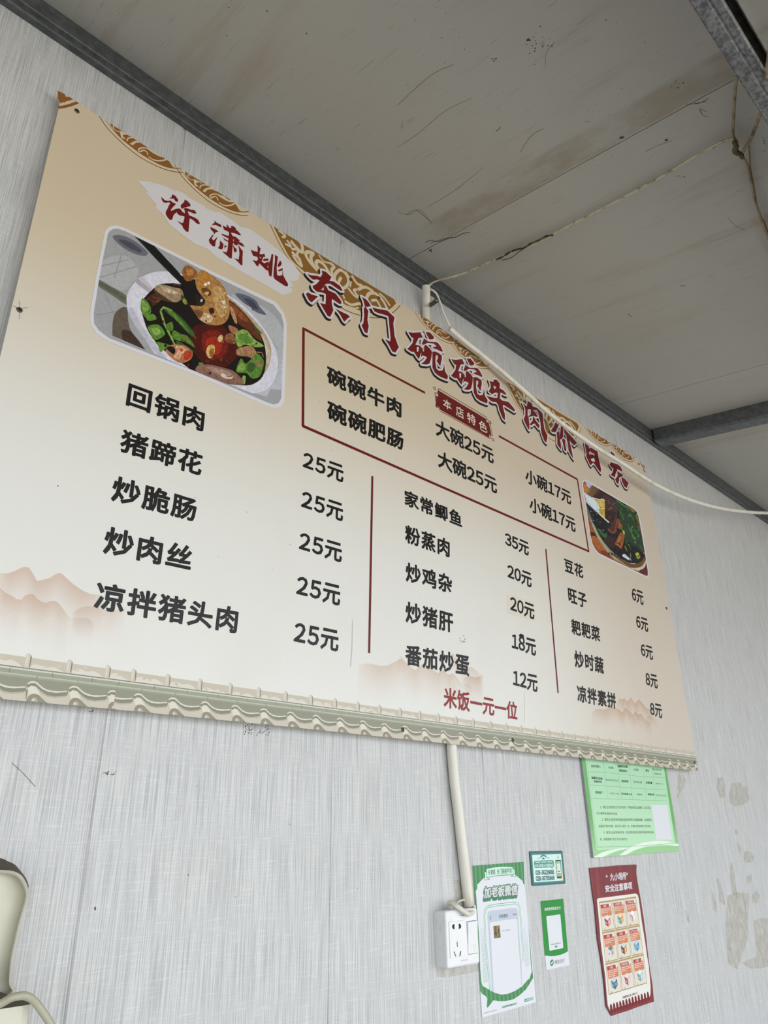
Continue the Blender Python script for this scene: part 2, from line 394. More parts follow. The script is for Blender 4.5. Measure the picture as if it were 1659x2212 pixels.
# dirt with shapes of its own on the wall: old glue and mould
t = NT('old_glue'); t.done(L3(184, 172, 142), 0.5, 0.3)
tr = t.n.new('ShaderNodeBsdfTransparent'); mx = t.n.new('ShaderNodeMixShader')
t.link(t.math('MULTIPLY', t.smooth(t.noise((70, 70, 40), 1, 4, 0.6), 0.15, 0.8), 0.36), mx.inputs[0]); t.link(tr.outputs[0], mx.inputs[1]); t.link(t.b.outputs[0], mx.inputs[2])
t.link(mx.outputs[0], t.out.inputs[0]); MG = t.m
z = zf(1440, 1650, 0.25406); gp = Print(-0.0002)
for i, s in enumerate(["545,165 635,155 640,180 690,200 705,300 680,330 640,350 575,362 540,330 525,260 545,215", "95,90 140,92 165,150 150,200 120,240 95,295 88,280 105,235 90,215",
        "430,120 480,110 495,180 500,290 450,285 425,210", "660,745 700,740 745,785 735,825 690,845 655,830", "600,670 620,675 640,730 635,800 605,740",
        "680,960 725,935 722,1000 690,1030 670,1000", "725,1120 765,1070 792,1130 770,1190 725,1180", "740,1330 800,1310 880,1320 880,1720 800,1740 700,1740 640,1690 760,1640 745,1450",
        "540,880 555,830 580,960 600,1150 560,1100 540,960", "420,975 440,970 480,1100 500,1200 450,1180", "380,1060 420,1180 430,1270 400,1240",
        "520,1120 600,1090 700,1100 690,1500 600,1750 520,1700 500,1350", "575,555 600,560 605,605 582,600", "150,1240 185,1260 195,1350 165,1330"]):
    gp.poly(s, MG, i * 0.3, z)
z = zf(920, 1900, 0.09943)
gp.poly("230,1935 470,1930 1150,1840 1150,1990 700,2080 420,2130 240,2110", MG, 5, z)
gp.poly("600,0 770,0 790,430 700,560 640,480", MG, 5, z)
gp.build('glue_residue', wall_back)
mp = Print(-0.0004); MD = M((30, 27, 22), 0.8, name='mould')
def dots(cx, cy, sx, sy, n, r0, r1, pr_, m):
    for i in range(n):
        c = pr_.w((cx + random.gauss(0, sx), cy + random.gauss(0, sy))); r = random.uniform(r0, r1)
        pr_.disc(c, r, r * random.uniform(0.7, 1.6), m, i * 0.01, 7)
dots(536, 1573, 6, 8, 34, 0.0003, 0.0010, mp, MD); dots(566, 1577, 12, 7, 34, 0.0003, 0.0008, mp, MD); dots(238, 1671, 6, 2, 14, 0.0003, 0.0010, mp, M((95, 85, 65), 0.8, name='mould'))
dots(1178, 1946, 4, 7, 9, 0.0003, 0.0011, mp, MD); dots(1165, 2100, 14, 14, 14, 0.0002, 0.0007, mp, MD); dots(900, 1900, 260, 190, 30, 0.0002, 0.0008, mp, MD)
dots(196, 1536, 3, 2, 6, 0.0003, 0.0008, mp, MD); dots(740, 522, 2, 2, 6, 0.0006, 0.0012, mp, MD); dots(1504, 1055, 2, 2, 5, 0.0008, 0.0016, mp, MD)
mp.stroke("26,1648 50,1670 76,1699", 0.0007, M((120, 120, 120), 0.8, name='scratch'), 2)
mp.stroke("205,1959 206,1966", 0.0016, M((90, 50, 35), 0.8, name='mould'), 2)
mp.build('mould_specks', wall_back)['kind'] = 'stuff'

# ---------------------------------------------------------------- the menu board
BY = -0.0245
board = thing('menu_board', 'large beige printed restaurant menu board screwed to the wall below the steel beam', 'menu board', (1.2, -0.0215, 0.157))
def bw(p): q = at_y(p, BY); return (q.x, q.z)
top = [bw(p) for p in ((135, 199.6), (394.5, 367), (600, 494.8), (720, 567), (900, 675.5), (928, 690.5), (1152.6, 854.4), (1198, 881), (1241, 908), (1277, 930), (1391.8, 1000.2))]
bl = (bw((135, 199.6))[0] + 0.0005, bw((0, 1509))[1] - 0.0015)
edge = [(bl[0], bl[1])] + top + [bw(p) for p in ((1444, 1300), (1508, 1665.5), (1250, 1636), (1000, 1609.5), (600, 1567), (244, 1531), (0, 1509))]
tris = tessellate_polygon([[Vector((p[0], p[1], 0)) for p in edge]]); n = len(edge)
v = [(p[0], BY, p[1]) for p in edge] + [(p[0], BY + 0.003, p[1]) for p in edge]
f = [tuple(q) for q in tris] + [tuple(n + k for k in q) for q in tris] + [(i, (i + 1) % n, n + (i + 1) % n, n + i) for i in range(n)]
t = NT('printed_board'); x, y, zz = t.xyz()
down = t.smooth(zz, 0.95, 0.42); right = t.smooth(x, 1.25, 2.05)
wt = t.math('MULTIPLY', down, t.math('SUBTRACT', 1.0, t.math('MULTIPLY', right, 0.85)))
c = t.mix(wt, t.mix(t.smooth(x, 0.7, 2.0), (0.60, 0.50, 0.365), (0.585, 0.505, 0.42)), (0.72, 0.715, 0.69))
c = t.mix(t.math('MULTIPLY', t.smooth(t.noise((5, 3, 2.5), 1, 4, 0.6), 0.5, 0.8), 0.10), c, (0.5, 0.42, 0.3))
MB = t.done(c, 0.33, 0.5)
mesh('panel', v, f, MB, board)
ORN_TOP = [p for p in top]
def below_top(p):              # signed distance under the upper edge of the board
    for a, b in zip(ORN_TOP, ORN_TOP[1:]):
        if p[0] <= b[0] or b is ORN_TOP[-1]:
            return a[1] + (b[1] - a[1]) * (p[0] - a[0]) / (b[0] - a[0]) - p[1] - 0.0004
# swirl ornaments along the upper edge
BR, BR2, CR = M((138, 88, 34), 0.35, 0.95), M((140, 98, 40), 0.35, 0.9), M((196, 182, 156), 0.35, 1.12)
orn = Print(BY); orn.clip = below_top
def small_orn(dx, dz, sc=1.0):
    z = zf(120, 200, 0.18083); c0 = orn.w(z((1050, 700)))
    g = lambda s: [((q[0] - c0[0]) * sc + c0[0] + dx, (q[1] - c0[1]) * sc + c0[1] + dz) for q in (orn.w(z(p)) for p in P(s))]
    oa = "505,255 600,400 700,510 850,650 1000,765 1150,850 1300,915 1420,945 1515,957"
    ia = "575,295 660,410 780,540 900,640 1030,735 1180,825 1320,885 1430,905 1525,905"
    orn.wpoly(g(oa) + g("1530,880 1300,720 1000,530 700,350"), CR, 1)
    orn.wpoly(g("650,350 660,410 780,540 900,640 1030,735 1180,825 1320,885 1430,905 1330,770 1000,540 700,350"), BR, 2)
    orn.wstroke(catmull(g(ia), 4), 0.0022 * sc, BR, 3); orn.wstroke(catmull(g(oa), 4), 0.0016 * sc, M((110, 66, 30), 0.35, 1.0), 3)
    for s, wd in (("770,470 720,455 690,420 700,395 730,420", 1.6), ("880,515 830,490 795,510 800,535 825,545", 1.8), ("1000,560 930,540 870,545 850,580", 2.0),
                  ("1165,700 1100,668 1040,660 1000,672 990,692 1010,707 1050,690 1090,710 1100,745", 2.2), ("1110,765 1160,800 1220,815 1290,810 1345,785", 2.4),
                  ("1345,790 1410,895", 2.4), ("1400,820 1455,885", 1.4), ("600,330 690,440", 1.4)):
        orn.wstroke(g(s), wd * 0.00115 * sc, CR, 4, False, True)
    for s in ("775,455 880,510 860,500 800,508 785,545 840,560 800,520 770,490", "1000,572 1110,640 1020,600 960,600 920,632 885,612 940,580", "1095,676 1180,690 1240,740 1340,768 1300,782 1230,760 1160,722"):
        orn.wpoly(g(s), CR, 4.5)
def delta(a, b): A, B = orn.w(a), orn.w(b); return (B[0] - A[0], B[1] - A[1])
s0 = (309.9, 326.6)
for tgt in (s0, (462.7, 426.2), (948, 718.8), (1017.3, 774.5), (1293.3, 947), (1346.4, 981.8)): small_orn(*delta(s0, tgt))
def big_orn(dx, dz):
    z = zf(580, 460, 0.19289)
    g = lambda s: [(q[0] + dx, q[1] + dz) for q in (orn.w(z(p)) for p in P(s))]
    oa = "5,100 100,300 200,480 300,600 390,690 500,800 640,930 800,1050 900,1105 1020,1145 1180,1175 1300,1165 1400,1110 1475,1035"
    ia = "55,140 160,350 260,520 400,650 520,765 660,890 840,1010 920,1050 1030,1090 1180,1120 1300,1100 1370,1060 1425,1005"
    orn.wpoly(g(oa) + g("1480,1000 1100,770 700,500 300,260"), CR, 1)
    orn.wpoly(g(ia) + g("1400,960 1100,780 700,520 300,280"), BR2, 2)
    orn.wstroke(catmull(g(ia), 4), 0.003, BR2, 3); orn.wstroke(catmull(g(oa), 4), 0.0022, BR, 3)
    for s, wd in (("110,195 185,255 150,275", 3), ("185,345 250,375 205,305", 3), ("255,405 335,415 320,470 360,530", 3), ("260,440 330,500 370,590 330,560 270,470", 4), ("545,645 470,560 420,480 430,440 500,450 475,490 490,560 540,640", 4.5),
                  ("690,690 620,580 560,540 530,565 560,620", 4.5), ("560,470 620,545 690,560", 2.2), ("690,565 735,600 705,640 720,700", 4), ("740,770 745,690 800,640 860,680 895,760 870,825 820,840 785,780 815,720", 4),
                  ("860,655 920,750 912,830", 2.4), ("930,700 990,790 1050,815", 4), ("890,840 960,925 1005,940 955,870 990,860", 3.5), ("1000,860 1080,830 1170,880 1130,900", 4), ("1090,975 1125,905 1200,905 1280,980 1330,1080", 4.5),
                  ("1150,985 1210,980 1255,1060", 3.5), ("1360,1040 1300,955 1240,900", 3), ("850,985 930,1030 1020,1015 1080,1040", 3.5), ("880,1045 960,1068 1010,1060", 2), ("300,270 370,350 375,440 310,385 250,315", 4.5), ("640,600 700,700 780,800 850,960", 3)):
        orn.wstroke(g(s), wd * 0.0019, CR, 4, False, True)
b0 = (581.9, 482.2); big_orn(0, 0); big_orn(*delta(b0, (1090.4, 822.3)))
z = zf(120, 200, 0.18083)
orn.stroke("30,180 90,172 160,155 220,135 290,105", 0.0045, BR, 3, z); orn.stroke("45,108 120,85 210,60", 0.0055, BR, 3, z); orn.stroke("60,90 90,20 120,80 150,60", 0.005, BR, 3, z); orn.stroke("70,0 70,100", 0.012, BR, 3, z)
z = zf(1060, 780, 0.217)
orn.stroke("1485,1000 1540,1110", 0.004, BR, 3, z); orn.stroke("1470,1015 1478,1035", 0.012, BR, 3, z); orn.stroke("1510,1030 1535,1065", 0.007, BR, 3, z); orn.stroke("1520,1075 1530,1110", 0.004, BR, 3, z)
orn.build('swirl_border', board)

# brush lettering
RED = M((108, 8, 10), 0.33, 1.0, name='red_ink'); WHT = M((214, 212, 217), 0.33, 0.93, name='white_ink'); BLK = M((14, 14, 14), 0.33, name='black_ink')
sp = Print(BY); z = zf(200, 350, 0.27728)
sp.poly("350,147 430,152 520,175 570,190 640,225 650,220 700,240 760,285 870,345 880,360 960,392 985,388 1080,450 1150,505 1220,520 1300,575 1400,650 1500,730 1570,800 1615,870 1600,920 1555,930 1535,915 1562,970 1530,975 1558,995 1540,1020 1480,1037 1380,980 1250,905 1000,765 960,740 900,680 800,640 700,570 600,490 545,405 485,355 500,330 410,235 437,238", WHT, 6, z)
sp.build('paint_stroke', board)
tl = Print(BY); z = zf(330, 400, 0.18686)
for s in """185,155 215,140 222,108 260,125 292,170 288,195 262,190 240,158
98,138 112,150 135,175 170,185 205,180 225,200 262,215 262,228 240,245 222,268 205,290 212,300 265,275 298,272 290,300 240,345 222,400 205,408 180,390 150,345 148,305 160,292 185,235 200,210 185,200 150,208 120,200 102,170
365,168 400,185 432,220 435,248 405,250 380,262 358,262 345,275 325,265 320,235 345,210 362,195
372,285 395,268 440,285 480,290 500,315 500,332 470,330 430,312 395,302
270,305 285,275 305,270 325,285 340,310 380,335 420,350 480,375 520,400 542,440 538,455 505,445 470,410 440,392 400,380 355,362 310,352 285,335
355,270 395,268 400,300 415,340 425,390 418,460 412,535 400,545 375,530 348,495 340,470 275,412 335,440 350,435 362,390 370,340 368,300
705,408 745,440 780,455 795,475 785,490 755,475 720,462 680,465 690,450 715,435
662,482 700,500 735,518 758,540 730,545 705,570 700,545 672,520
705,570 690,600 680,620 700,640 745,600 740,620 725,655 718,712 690,708 655,670 645,635 660,615 680,585
805,465 850,490 920,520 975,525 1018,575 1010,585 950,560 880,545 820,515
850,455 875,475 880,520 860,520
905,470 935,478 960,500 960,530 900,530
788,560 830,575 880,590 950,595 1005,640 995,655 930,625 860,612 800,580
808,605 860,640 920,650 985,655 1030,670 1062,712 1040,712 980,680 900,670 830,640
870,490 915,500 905,560 930,600 925,680 918,745 912,848 885,845 870,830 800,768 850,778 862,750 868,690 872,620 880,550
775,640 815,680 812,720 800,745 775,740 750,730 772,700
830,690 855,710 835,725 825,740
925,690 945,720 970,745 965,775 945,780 935,760
985,690 1020,740 1040,765 1035,840 1035,925 1020,930 985,890 935,845 990,862 1000,800 995,740
930,600 960,600 995,640 975,700 940,690
1210,695 1245,735 1235,780 1225,830 1245,850 1280,790 1290,795 1270,850 1255,880 1320,935 1340,990 1310,985 1270,945 1230,905 1215,940 1195,930 1180,905 1150,865 1200,880 1215,855 1205,830 1160,820 1150,805 1200,800 1210,760
1130,745 1160,760 1210,775 1240,800 1290,800 1300,830 1240,835 1180,820 1150,800
1370,800 1392,800 1385,900 1380,990 1370,1060 1345,1050 1330,985 1335,910 1360,860
1265,870 1290,850 1340,850 1330,875 1290,880
1270,915 1340,880 1330,940 1290,935
1410,805 1445,830 1438,880 1430,960 1435,1040 1460,1050 1495,1040 1500,970 1505,1040 1530,1090 1560,1140 1560,1170 1530,1170 1470,1130 1410,1090 1392,1060 1398,960 1410,880
1440,930 1470,870 1490,905 1480,930 1450,950
1440,985 1500,960 1500,985 1460,1000""".split('\n'): tl.poly(s, RED, 9, z)
def big_char(polys, z, d=(0, 0), holes=()):
    for s in polys:
        q = [tl.w(z(p)) for p in P(s)]; q = [(a[0] + d[0], a[1] + d[1]) for a in q]
        sh = [(a[0] - 0.0035, a[1] - 0.0065) for a in q]
        tl.wpoly(sh, BLK, 8); tl.wstroke(sh, 0.0115, BLK, 8, True)
        tl.wpoly(q, WHT, 9); tl.wstroke(q, 0.0105, WHT, 9, True); tl.wpoly(q, RED, 10)
    for s in holes:
        q = [tl.w(z(p)) for p in P(s)]; tl.wpoly([(a[0] + d[0], a[1] + d[1]) for a in q], WHT, 11)
z3 = zf(580, 460, 0.19289); z4 = zf(860, 660, 0.15672); z5 = zf(1060, 780, 0.217)
big_char(["430,685 480,700 540,705 580,720 600,690 595,645 640,660 705,720 680,760 730,770 800,820 830,875 800,870 740,830 690,795 640,795 600,850 580,865 540,885 500,850 490,820 530,800 570,760 540,745 500,750 470,730",
          "538,884 580,862 618,866 614,826 640,812 668,868 720,890 750,905 810,985 815,1020 790,1020 760,1000 710,965 705,1000 715,1055 725,1090 690,1165 660,1155 620,1090 575,1010 600,1015 635,1025 640,975 640,910 600,893",
          "440,890 480,915 555,935 480,1005 450,980 415,910", "745,1070 780,1090 840,1120 885,1140 910,1165 880,1185 850,1220 835,1205 800,1140"], z3)
big_char(["1040,940 1085,965 1115,995 1145,1045 1100,1055 1075,1040 1060,980", "1080,1040 1115,1100 1110,1140 1105,1200 1120,1270 1105,1350 1075,1340 1040,1260 1060,1235 1070,1150 1065,1080",
          "1160,1060 1220,1075 1330,1095 1410,1170 1395,1240 1410,1380 1450,1490 1460,1500 1420,1565 1385,1555 1340,1470 1300,1415 1360,1440 1365,1400 1340,1160 1290,1140 1230,1125 1185,1105"], z3)
wan = ["135,365 200,378 305,370 338,445 280,448 255,500 235,540 300,555 335,600 330,640 310,660 285,740 262,715 230,665 215,640 180,640 120,600 150,575 195,520 210,450 180,440", "375,365 440,375 495,440 480,465 430,470 400,420",
       "345,400 350,450 375,470 420,500 500,505 540,510 580,560 615,630 600,640 540,610 480,590 470,580 530,560 480,525 400,515 380,530 335,545 325,520 350,470",
       "370,540 400,560 440,600 465,640 455,720 430,800 390,815 315,805 360,770 395,720 370,700 330,690 310,720 320,640 340,600",
       "470,640 505,635 545,650 600,690 600,740 585,800 580,835 560,820 540,780 525,770 545,730 545,690 515,690 510,780 525,870 560,900 610,895 625,850 630,800 645,910 685,975 675,1020 640,1010 560,975 505,930 470,860 470,740"]
wh = ["255,570 285,575 275,635 255,640", "335,620 360,575 350,640"]
big_char(wan, z4, (0, 0), wh)
A, B = tl.w(z4((135, 365))), tl.w(z4((730, 741))); big_char(wan, z4, (B[0] - A[0], B[1] - A[1]), wh)
big_char(["1250,1035 1285,1050 1315,1050 1310,1020 1355,1025 1400,1075 1395,1140 1450,1170 1490,1225 1480,1235 1410,1200 1405,1225 1400,1280 1430,1310 1520,1330 1580,1400 1615,1450 1590,1460 1530,1420 1450,1370 1440,1385 1455,1450 1470,1500 1470,1585 1440,1560 1390,1440 1380,1380 1350,1335 1290,1325 1265,1310 1210,1240 1260,1260 1340,1275 1365,1270 1370,1210 1340,1200 1290,1225 1245,1185 1275,1130 1270,1080"], z4, (0, 0), ["1310,1105 1350,1125 1325,1160"])
z6, z7 = zf(1110, 850, .14706), zf(1240, 930, .14706)
big_char(["125,145 160,170 195,200 225,205 200,240 200,330 215,360 225,450 225,520 215,535 190,490 165,440 140,385 165,320 165,240 150,190",
          "185,197 205,110 265,150 270,190 320,205 345,215 420,295 430,420 445,520 490,620 485,680 470,725 440,690 400,580 385,420 355,280 335,245 300,245 250,235 200,235",
          "245,225 280,245 320,290 345,340 325,345 290,330 240,340 205,350 215,330 240,310 245,270", "280,330 305,365 320,400 370,460 375,480 360,515 330,480 300,440 270,455 255,475 225,455 250,430 275,395"], z6)
big_char(["605,425 662,462 625,530 605,575 555,565 540,545 580,495", "625,572 662,555 665,640 690,750 692,825 660,790 635,750 635,680", "688,472 727,505 720,590 720,640 700,670 670,680 652,680 680,580",
          "730,510 800,585 860,650 925,725 880,765 840,720 810,680 770,620 742,590", "700,678 725,658 755,690 755,760 770,830 760,855 735,830 725,770 715,720", "770,622 800,650 825,740 850,850 870,960 840,920 800,840 790,740 775,680"], z6)
big_char(["150,180 200,215 240,245 300,285 345,310 355,390 385,520 395,580 385,620 340,560 310,510 280,475 250,500 240,515 225,490 200,430 175,385 180,330 165,260"], z7, (0, 0), ["212,322 238,305 258,330 292,340 300,375 283,362 250,350 225,358", "243,420 292,400 305,458 258,455", "208,232 242,250 228,268"])
big_char(["540,305 597,355 590,380 565,375 530,325", "540,465 580,480 640,500 680,530 712,600 690,598 650,575 610,560 575,555 545,540 518,500", "580,550 615,545 632,582 605,640 600,690 560,670 535,650 565,610", "632,600 690,635 722,660 690,682 662,690 660,740 645,790 620,770 600,715 630,680 640,650", "690,685 740,708 802,775 770,845 740,830 705,760"], z7)
tl.build('title_lettering', board)

# red frame, rules and the small red plate
fr = Print(BY); DR = M((100, 16, 18), 0.33, 1.0, name='red_ink')
z = zf(620, 700, 0.19289)
fr.stroke([z((1546, 771)), z((184, 52)), z((177, 1142)), (1271.5, 1191), (1247, 1035.5), (1077.5, 942)], 0.0062, DR, 5)
fr.stroke([(804.2, 1028.6), (797.2, 1411)], 0.0055, DR, 5); fr.stroke([(1179, 1186), (1205.4, 1497)], 0.0055, DR, 5)
fr.build('red_frame', board)
pl = Print(BY); z = zf(920, 820, 0.20494)
pl.poly("128,112 640,418 632,440 662,458 690,590 668,578 664,612 150,318 142,292 112,276 104,170 126,182", DR, 6, z)
for s in ("135,95 640,398 645,425 672,440 700,595 680,585 672,622 148,330 140,300 110,282 95,135 120,148",): pl.stroke(s, 0.0016, DR, 6, z, True)
for cx, cy in ((90, 92), (674, 450), (705, 632), (114, 278)):
    pl.stroke([z((cx - 12, cy - 15)), z((cx + 10, cy - 5)), z((cx + 13, cy + 17)), z((cx - 9, cy + 8))], 0.0014, DR, 6.5, None, True)
CRM = M((214, 204, 186), 0.35, 1.05)
for ch, q in (("本", "175,190 262,236 272,335 182,288"), ("店", "312,266 392,310 402,424 318,378"), ("特", "430,338 518,384 526,494 436,448"), ("色", "555,420 640,466 648,570 560,526")):
    pl.text(ch, q, CRM, 8, z, 0.012)
pl.build('speciality_plate', board)

# dishes and prices
dl, pr_ = Print(BY), Print(BY)
INK = M((15, 15, 15), 0.33, name='black_ink'); BOLD = 0.031
za, zb2, zc, zd, ze, zff, zg, zh = zf(190, 800, .22303), zf(190, 1100, .22303), zf(620, 700, .19289), zf(600, 960, .22607), zf(860, 1050, .19289), zf(860, 1300, .19289), zf(920, 820, .20494), zf(1180, 1180, .22606)
for s, q, zz in (("回锅肉", "397,113 1137,387 1115,600 363,338", za), ("猪蹄花", "332,562 1120,808 1093,1029 298,786", za), ("炒脆肠", "254,1008 1062,1246 1038,1475 218,1262", za),
                 ("炒肉丝", "178,156 1022,365 990,606 140,427", zb2), ("凉拌猪头肉", "88,695 1465,957 1438,1207 50,968", zb2), ("碗碗牛肉", "445,455 1283,860 1281,1058 447,660", zc), ("碗碗肥肠", "450,843 1305,1217 1302,1424 448,1061", zc),
                 ("家常鲫鱼", "68,31 708,295 716,471 72,213", ze), ("粉蒸肉", "76,427 578,603 577,806 78,633", ze), ("炒鸡杂", "82,844 603,1003 603,1210 85,1067", ze), ("炒猪肝", "82,1286 615,1419 618,1650 82,1525", ze),
                 ("番茄炒蛋", "80,470 795,600 797,840 78,706", zff), ("豆花", "166,107 350,183 355,312 180,244", zh), ("旺子", "203,393 383,459 387,598 215,538", zh), ("耙耙菜", "232,687 510,776 516,918 245,838", zh),
                 ("炒时蔬", "262,990 545,1068 551,1225 275,1155", zh), ("凉拌素拼", "288,1322 660,1404 670,1557 300,1486", zh)):
    dl.text(s, q, INK, 3, zz, 0.036 if zz is zc else BOLD, adv=1.06)
for s, q, zz in (("25元", "247,66 632,205 626,372 234,226", zd), ("25元", "236,438 627,569 623,744 218,608", zd), ("25元", "215,833 617,951 610,1136 197,1012", zd), ("25元", "190,1251 602,1352 594,1550 170,1443", zd), ("25元", "167,1693 585,1781 578,1988 145,1898", zd),
                 ("35元", "1193,513 1466,637 1462,788 1200,666", ze), ("20元", "1222,871 1497,981 1494,1145 1226,1032", ze), ("20元", "1253,1230 1528,1333 1525,1502 1255,1398", ze), ("18元", "1270,350 1545,427 1543,613 1272,530", zff), ("12元", "1283,762 1563,827 1561,1018 1287,946", zff),
                 ("大碗25元", "97,401 712,724 716,897 105,587", zg), ("大碗25元", "120,731 745,1035 752,1212 128,920", zg), ("小碗17元", "1045,926 1527,1177 1532,1328 1050,1082", zg), ("小碗17元", "1088,1225 1572,1459 1580,1617 1095,1387", zg),
                 ("6元", "815,392 925,437 930,568 820,522", zh), ("6元", "855,655 970,697 975,826 862,782", zh), ("6元", "900,926 1015,962 1021,1093 907,1053", zh), ("8元", "945,1203 1060,1234 1066,1366 953,1334", zh), ("8元", "988,1489 1102,1514 1109,1649 995,1619", zh)):
    pr_.text(s, q, INK, 3, zz, 0.029, dadv=0.70 if zz is zd else 0.63 if zz is zg else 0.61)
pr_.stroke([zff(p) for p in P("1355,385 1375,372 1400,382 1398,410")], 0.006, INK, 3.3)
dl.build('dish_lettering', board); pr_.build('price_lettering', board)
rc = Print(BY); rc.text("米饭一元一位", "510,948 1335,1128 1335,1329 510,1184", M((140, 14, 18), 0.33, 0.9, name='red_ink'), 3, zff, 0.028); rc.build('rice_price_lettering', board)
pp = Print(BY); pp.poly("1212,1200 1535,1310 1540,1520 1222,1425", M((217, 211, 199), 0.3, 1.0), 1.5, ze); pp.build('price_patch', board)

# printed mountains: the ink thins out downwards
t = NT('mountain_ink'); t.done(L3(222, 166, 124, 0.95), 0.33, 0.5)
at = t.n.new('ShaderNodeAttribute'); at.attribute_name = 'ink'
trn = t.n.new('ShaderNodeBsdfTransparent'); mx = t.n.new('ShaderNodeMixShader')
t.link(at.outputs['Fac'], mx.inputs[0]); t.link(trn.outputs[0], mx.inputs[1]); t.link(t.b.outputs[0], mx.inputs[2]); t.link(mx.outputs[0], t.out.inputs[0])
MM = t.m
mv, mf, ink = [], [], []
def mountain_done():
    mo = mesh('mountain_print', mv, mf, MM, board); at_ = mo.data.attributes.new('ink', 'FLOAT', 'POINT'); at_.data.foreach_set('value', ink)
    mv.clear(); mf.clear(); ink.clear()
def mountain(s, z, depth, a, L):
    q = [bw(z(p)) for p in P(s)]; b = len(mv); n = len(q); zl = min(p[1] for p in q); y = BY - 0.00003 * (L + 0.5)
    for i, p in enumerate(q):
        e = min(1.0, 6 * min(i, n - 1 - i) / n + 0.25); zt = max(p[1], zl + 0.012)
        for k in range(5): mv.append((p[0], y, p[1] - depth * k / 4)); ink.append(a * 0.55 * e * (1 - k / 4) ** 1.5)
    for i in range(n - 1):
        for k in range(4): mf.append((b + i * 5 + k, b + i * 5 + k + 1, b + i * 5 + 5 + k + 1, b + i * 5 + 5 + k))
z = zf(0, 1200, .18083)
mountain("-60,150 10,215 80,212 150,195 220,162 275,137 343,140 380,195 410,245 437,300 500,295 600,268 660,225 710,208 745,222 800,275 880,345 980,415 1080,460 1180,468 1250,490", z, 0.06, 0.6, 1)
mountain("-60,350 0,385 60,440 140,480 200,520 255,528 300,475 350,462 395,462 450,520 500,550 545,566 600,545 650,540 690,560 740,620 800,700 850,745", z, 0.06, 0.5, 2)
mountain("860,690 920,645 980,620 1060,607 1130,608 1230,640 1350,665 1520,600", z, 0.05, 0.32, 3); mountain("840,750 960,745 1040,745 1080,770 1130,830", z, 0.04, 0.22, 4)
mountain_done()
z = zf(760, 1400, .18083)
mountain("70,215 130,190 200,182 270,195 350,215 430,205 520,160 570,132 600,128 640,165 700,225 760,262 830,195 880,190 930,235 1035,302 1060,260 1095,262 1130,300 1165,320 1200,298 1235,325 1280,390 1330,435", z, 0.07, 0.42, 1)
mountain("540,145 585,95 640,140", z, 0.03, 0.2, 0.5); mountain("1150,170 1180,90 1205,62 1240,110 1290,180 1360,240 1410,222 1450,235 1500,280 1540,330", z, 0.05, 0.36, 0.6); mountain("1330,360 1400,330 1480,352 1530,335 1566,308", z, 0.06, 0.5, 1.5); mountain("1320,440 1370,425 1440,470", z, 0.03, 0.2, 2)
mountain_done()
z = zf(1180, 1180, .22606)
mountain("672,1500 700,1452 725,1468 742,1450 775,1490 810,1445 848,1505 885,1460 930,1515 960,1550 1010,1565", z, 0.045, 0.62, 1); mountain("430,1590 480,1555 550,1562 640,1530 690,1560 728,1590 755,1542 800,1580 830,1610 848,1578 880,1608 905,1600 950,1665 1000,1690", z, 0.045, 0.58, 2); mountain("950,1640 985,1615 1060,1660", z, 0.03, 0.4, 3)
mountain_done()
# printed roof-tile band along the lower edge
tb = Print(BY); zt0 = bw((15.4, 1413.5))[1]
C_ = lambda r, g, b: M((r, g, b), 0.33, 0.92, name='tile_ink')
RDG, RDW, RDT, LN, FL, FG, F2, REC, LT, LD, FC, CAP, EYE = (C_(199, 189, 172), C_(218, 213, 203), C_(204, 198, 182), C_(120, 116, 102), C_(206, 207, 194), C_(152, 155, 135), C_(184, 183, 166), C_(140, 140, 120), C_(216, 212, 199), C_(126, 128, 107), C_(200, 192, 176), C_(138, 132, 110), C_(176, 168, 146))
def zbot(x):
    pts = [(edge[0][0], edge[0][1])] + [e for e in reversed(edge[len(top) + 2:])]
    pts = sorted(pts)
    for a, b in zip(pts, pts[1:]):
        if x <= b[0]: return a[1] + (b[1] - a[1]) * (x - a[0]) / (b[0] - a[0])
    return pts[-1][1]
PER = 0.0523; XL, XR = edge[0][0], bw((1508, 1665.5))[0]
seams = [XL, bw((249, 1495))[0], bw((1045, 1590))[0], bw((1431, 1645))[0], XR]
starts = [bw((58.8, 1477))[0], bw((289, 1502))[0], bw((1064, 1585))[0], bw((1443, 1640))[0]]
def tv(x, v): zb_ = zbot(x); return (x, zt0 + (zb_ - zt0) * v)
def xr(x): return max(0.0, min(1.0, (1508 - 1444) and (x - XL) / (XR - XL)))
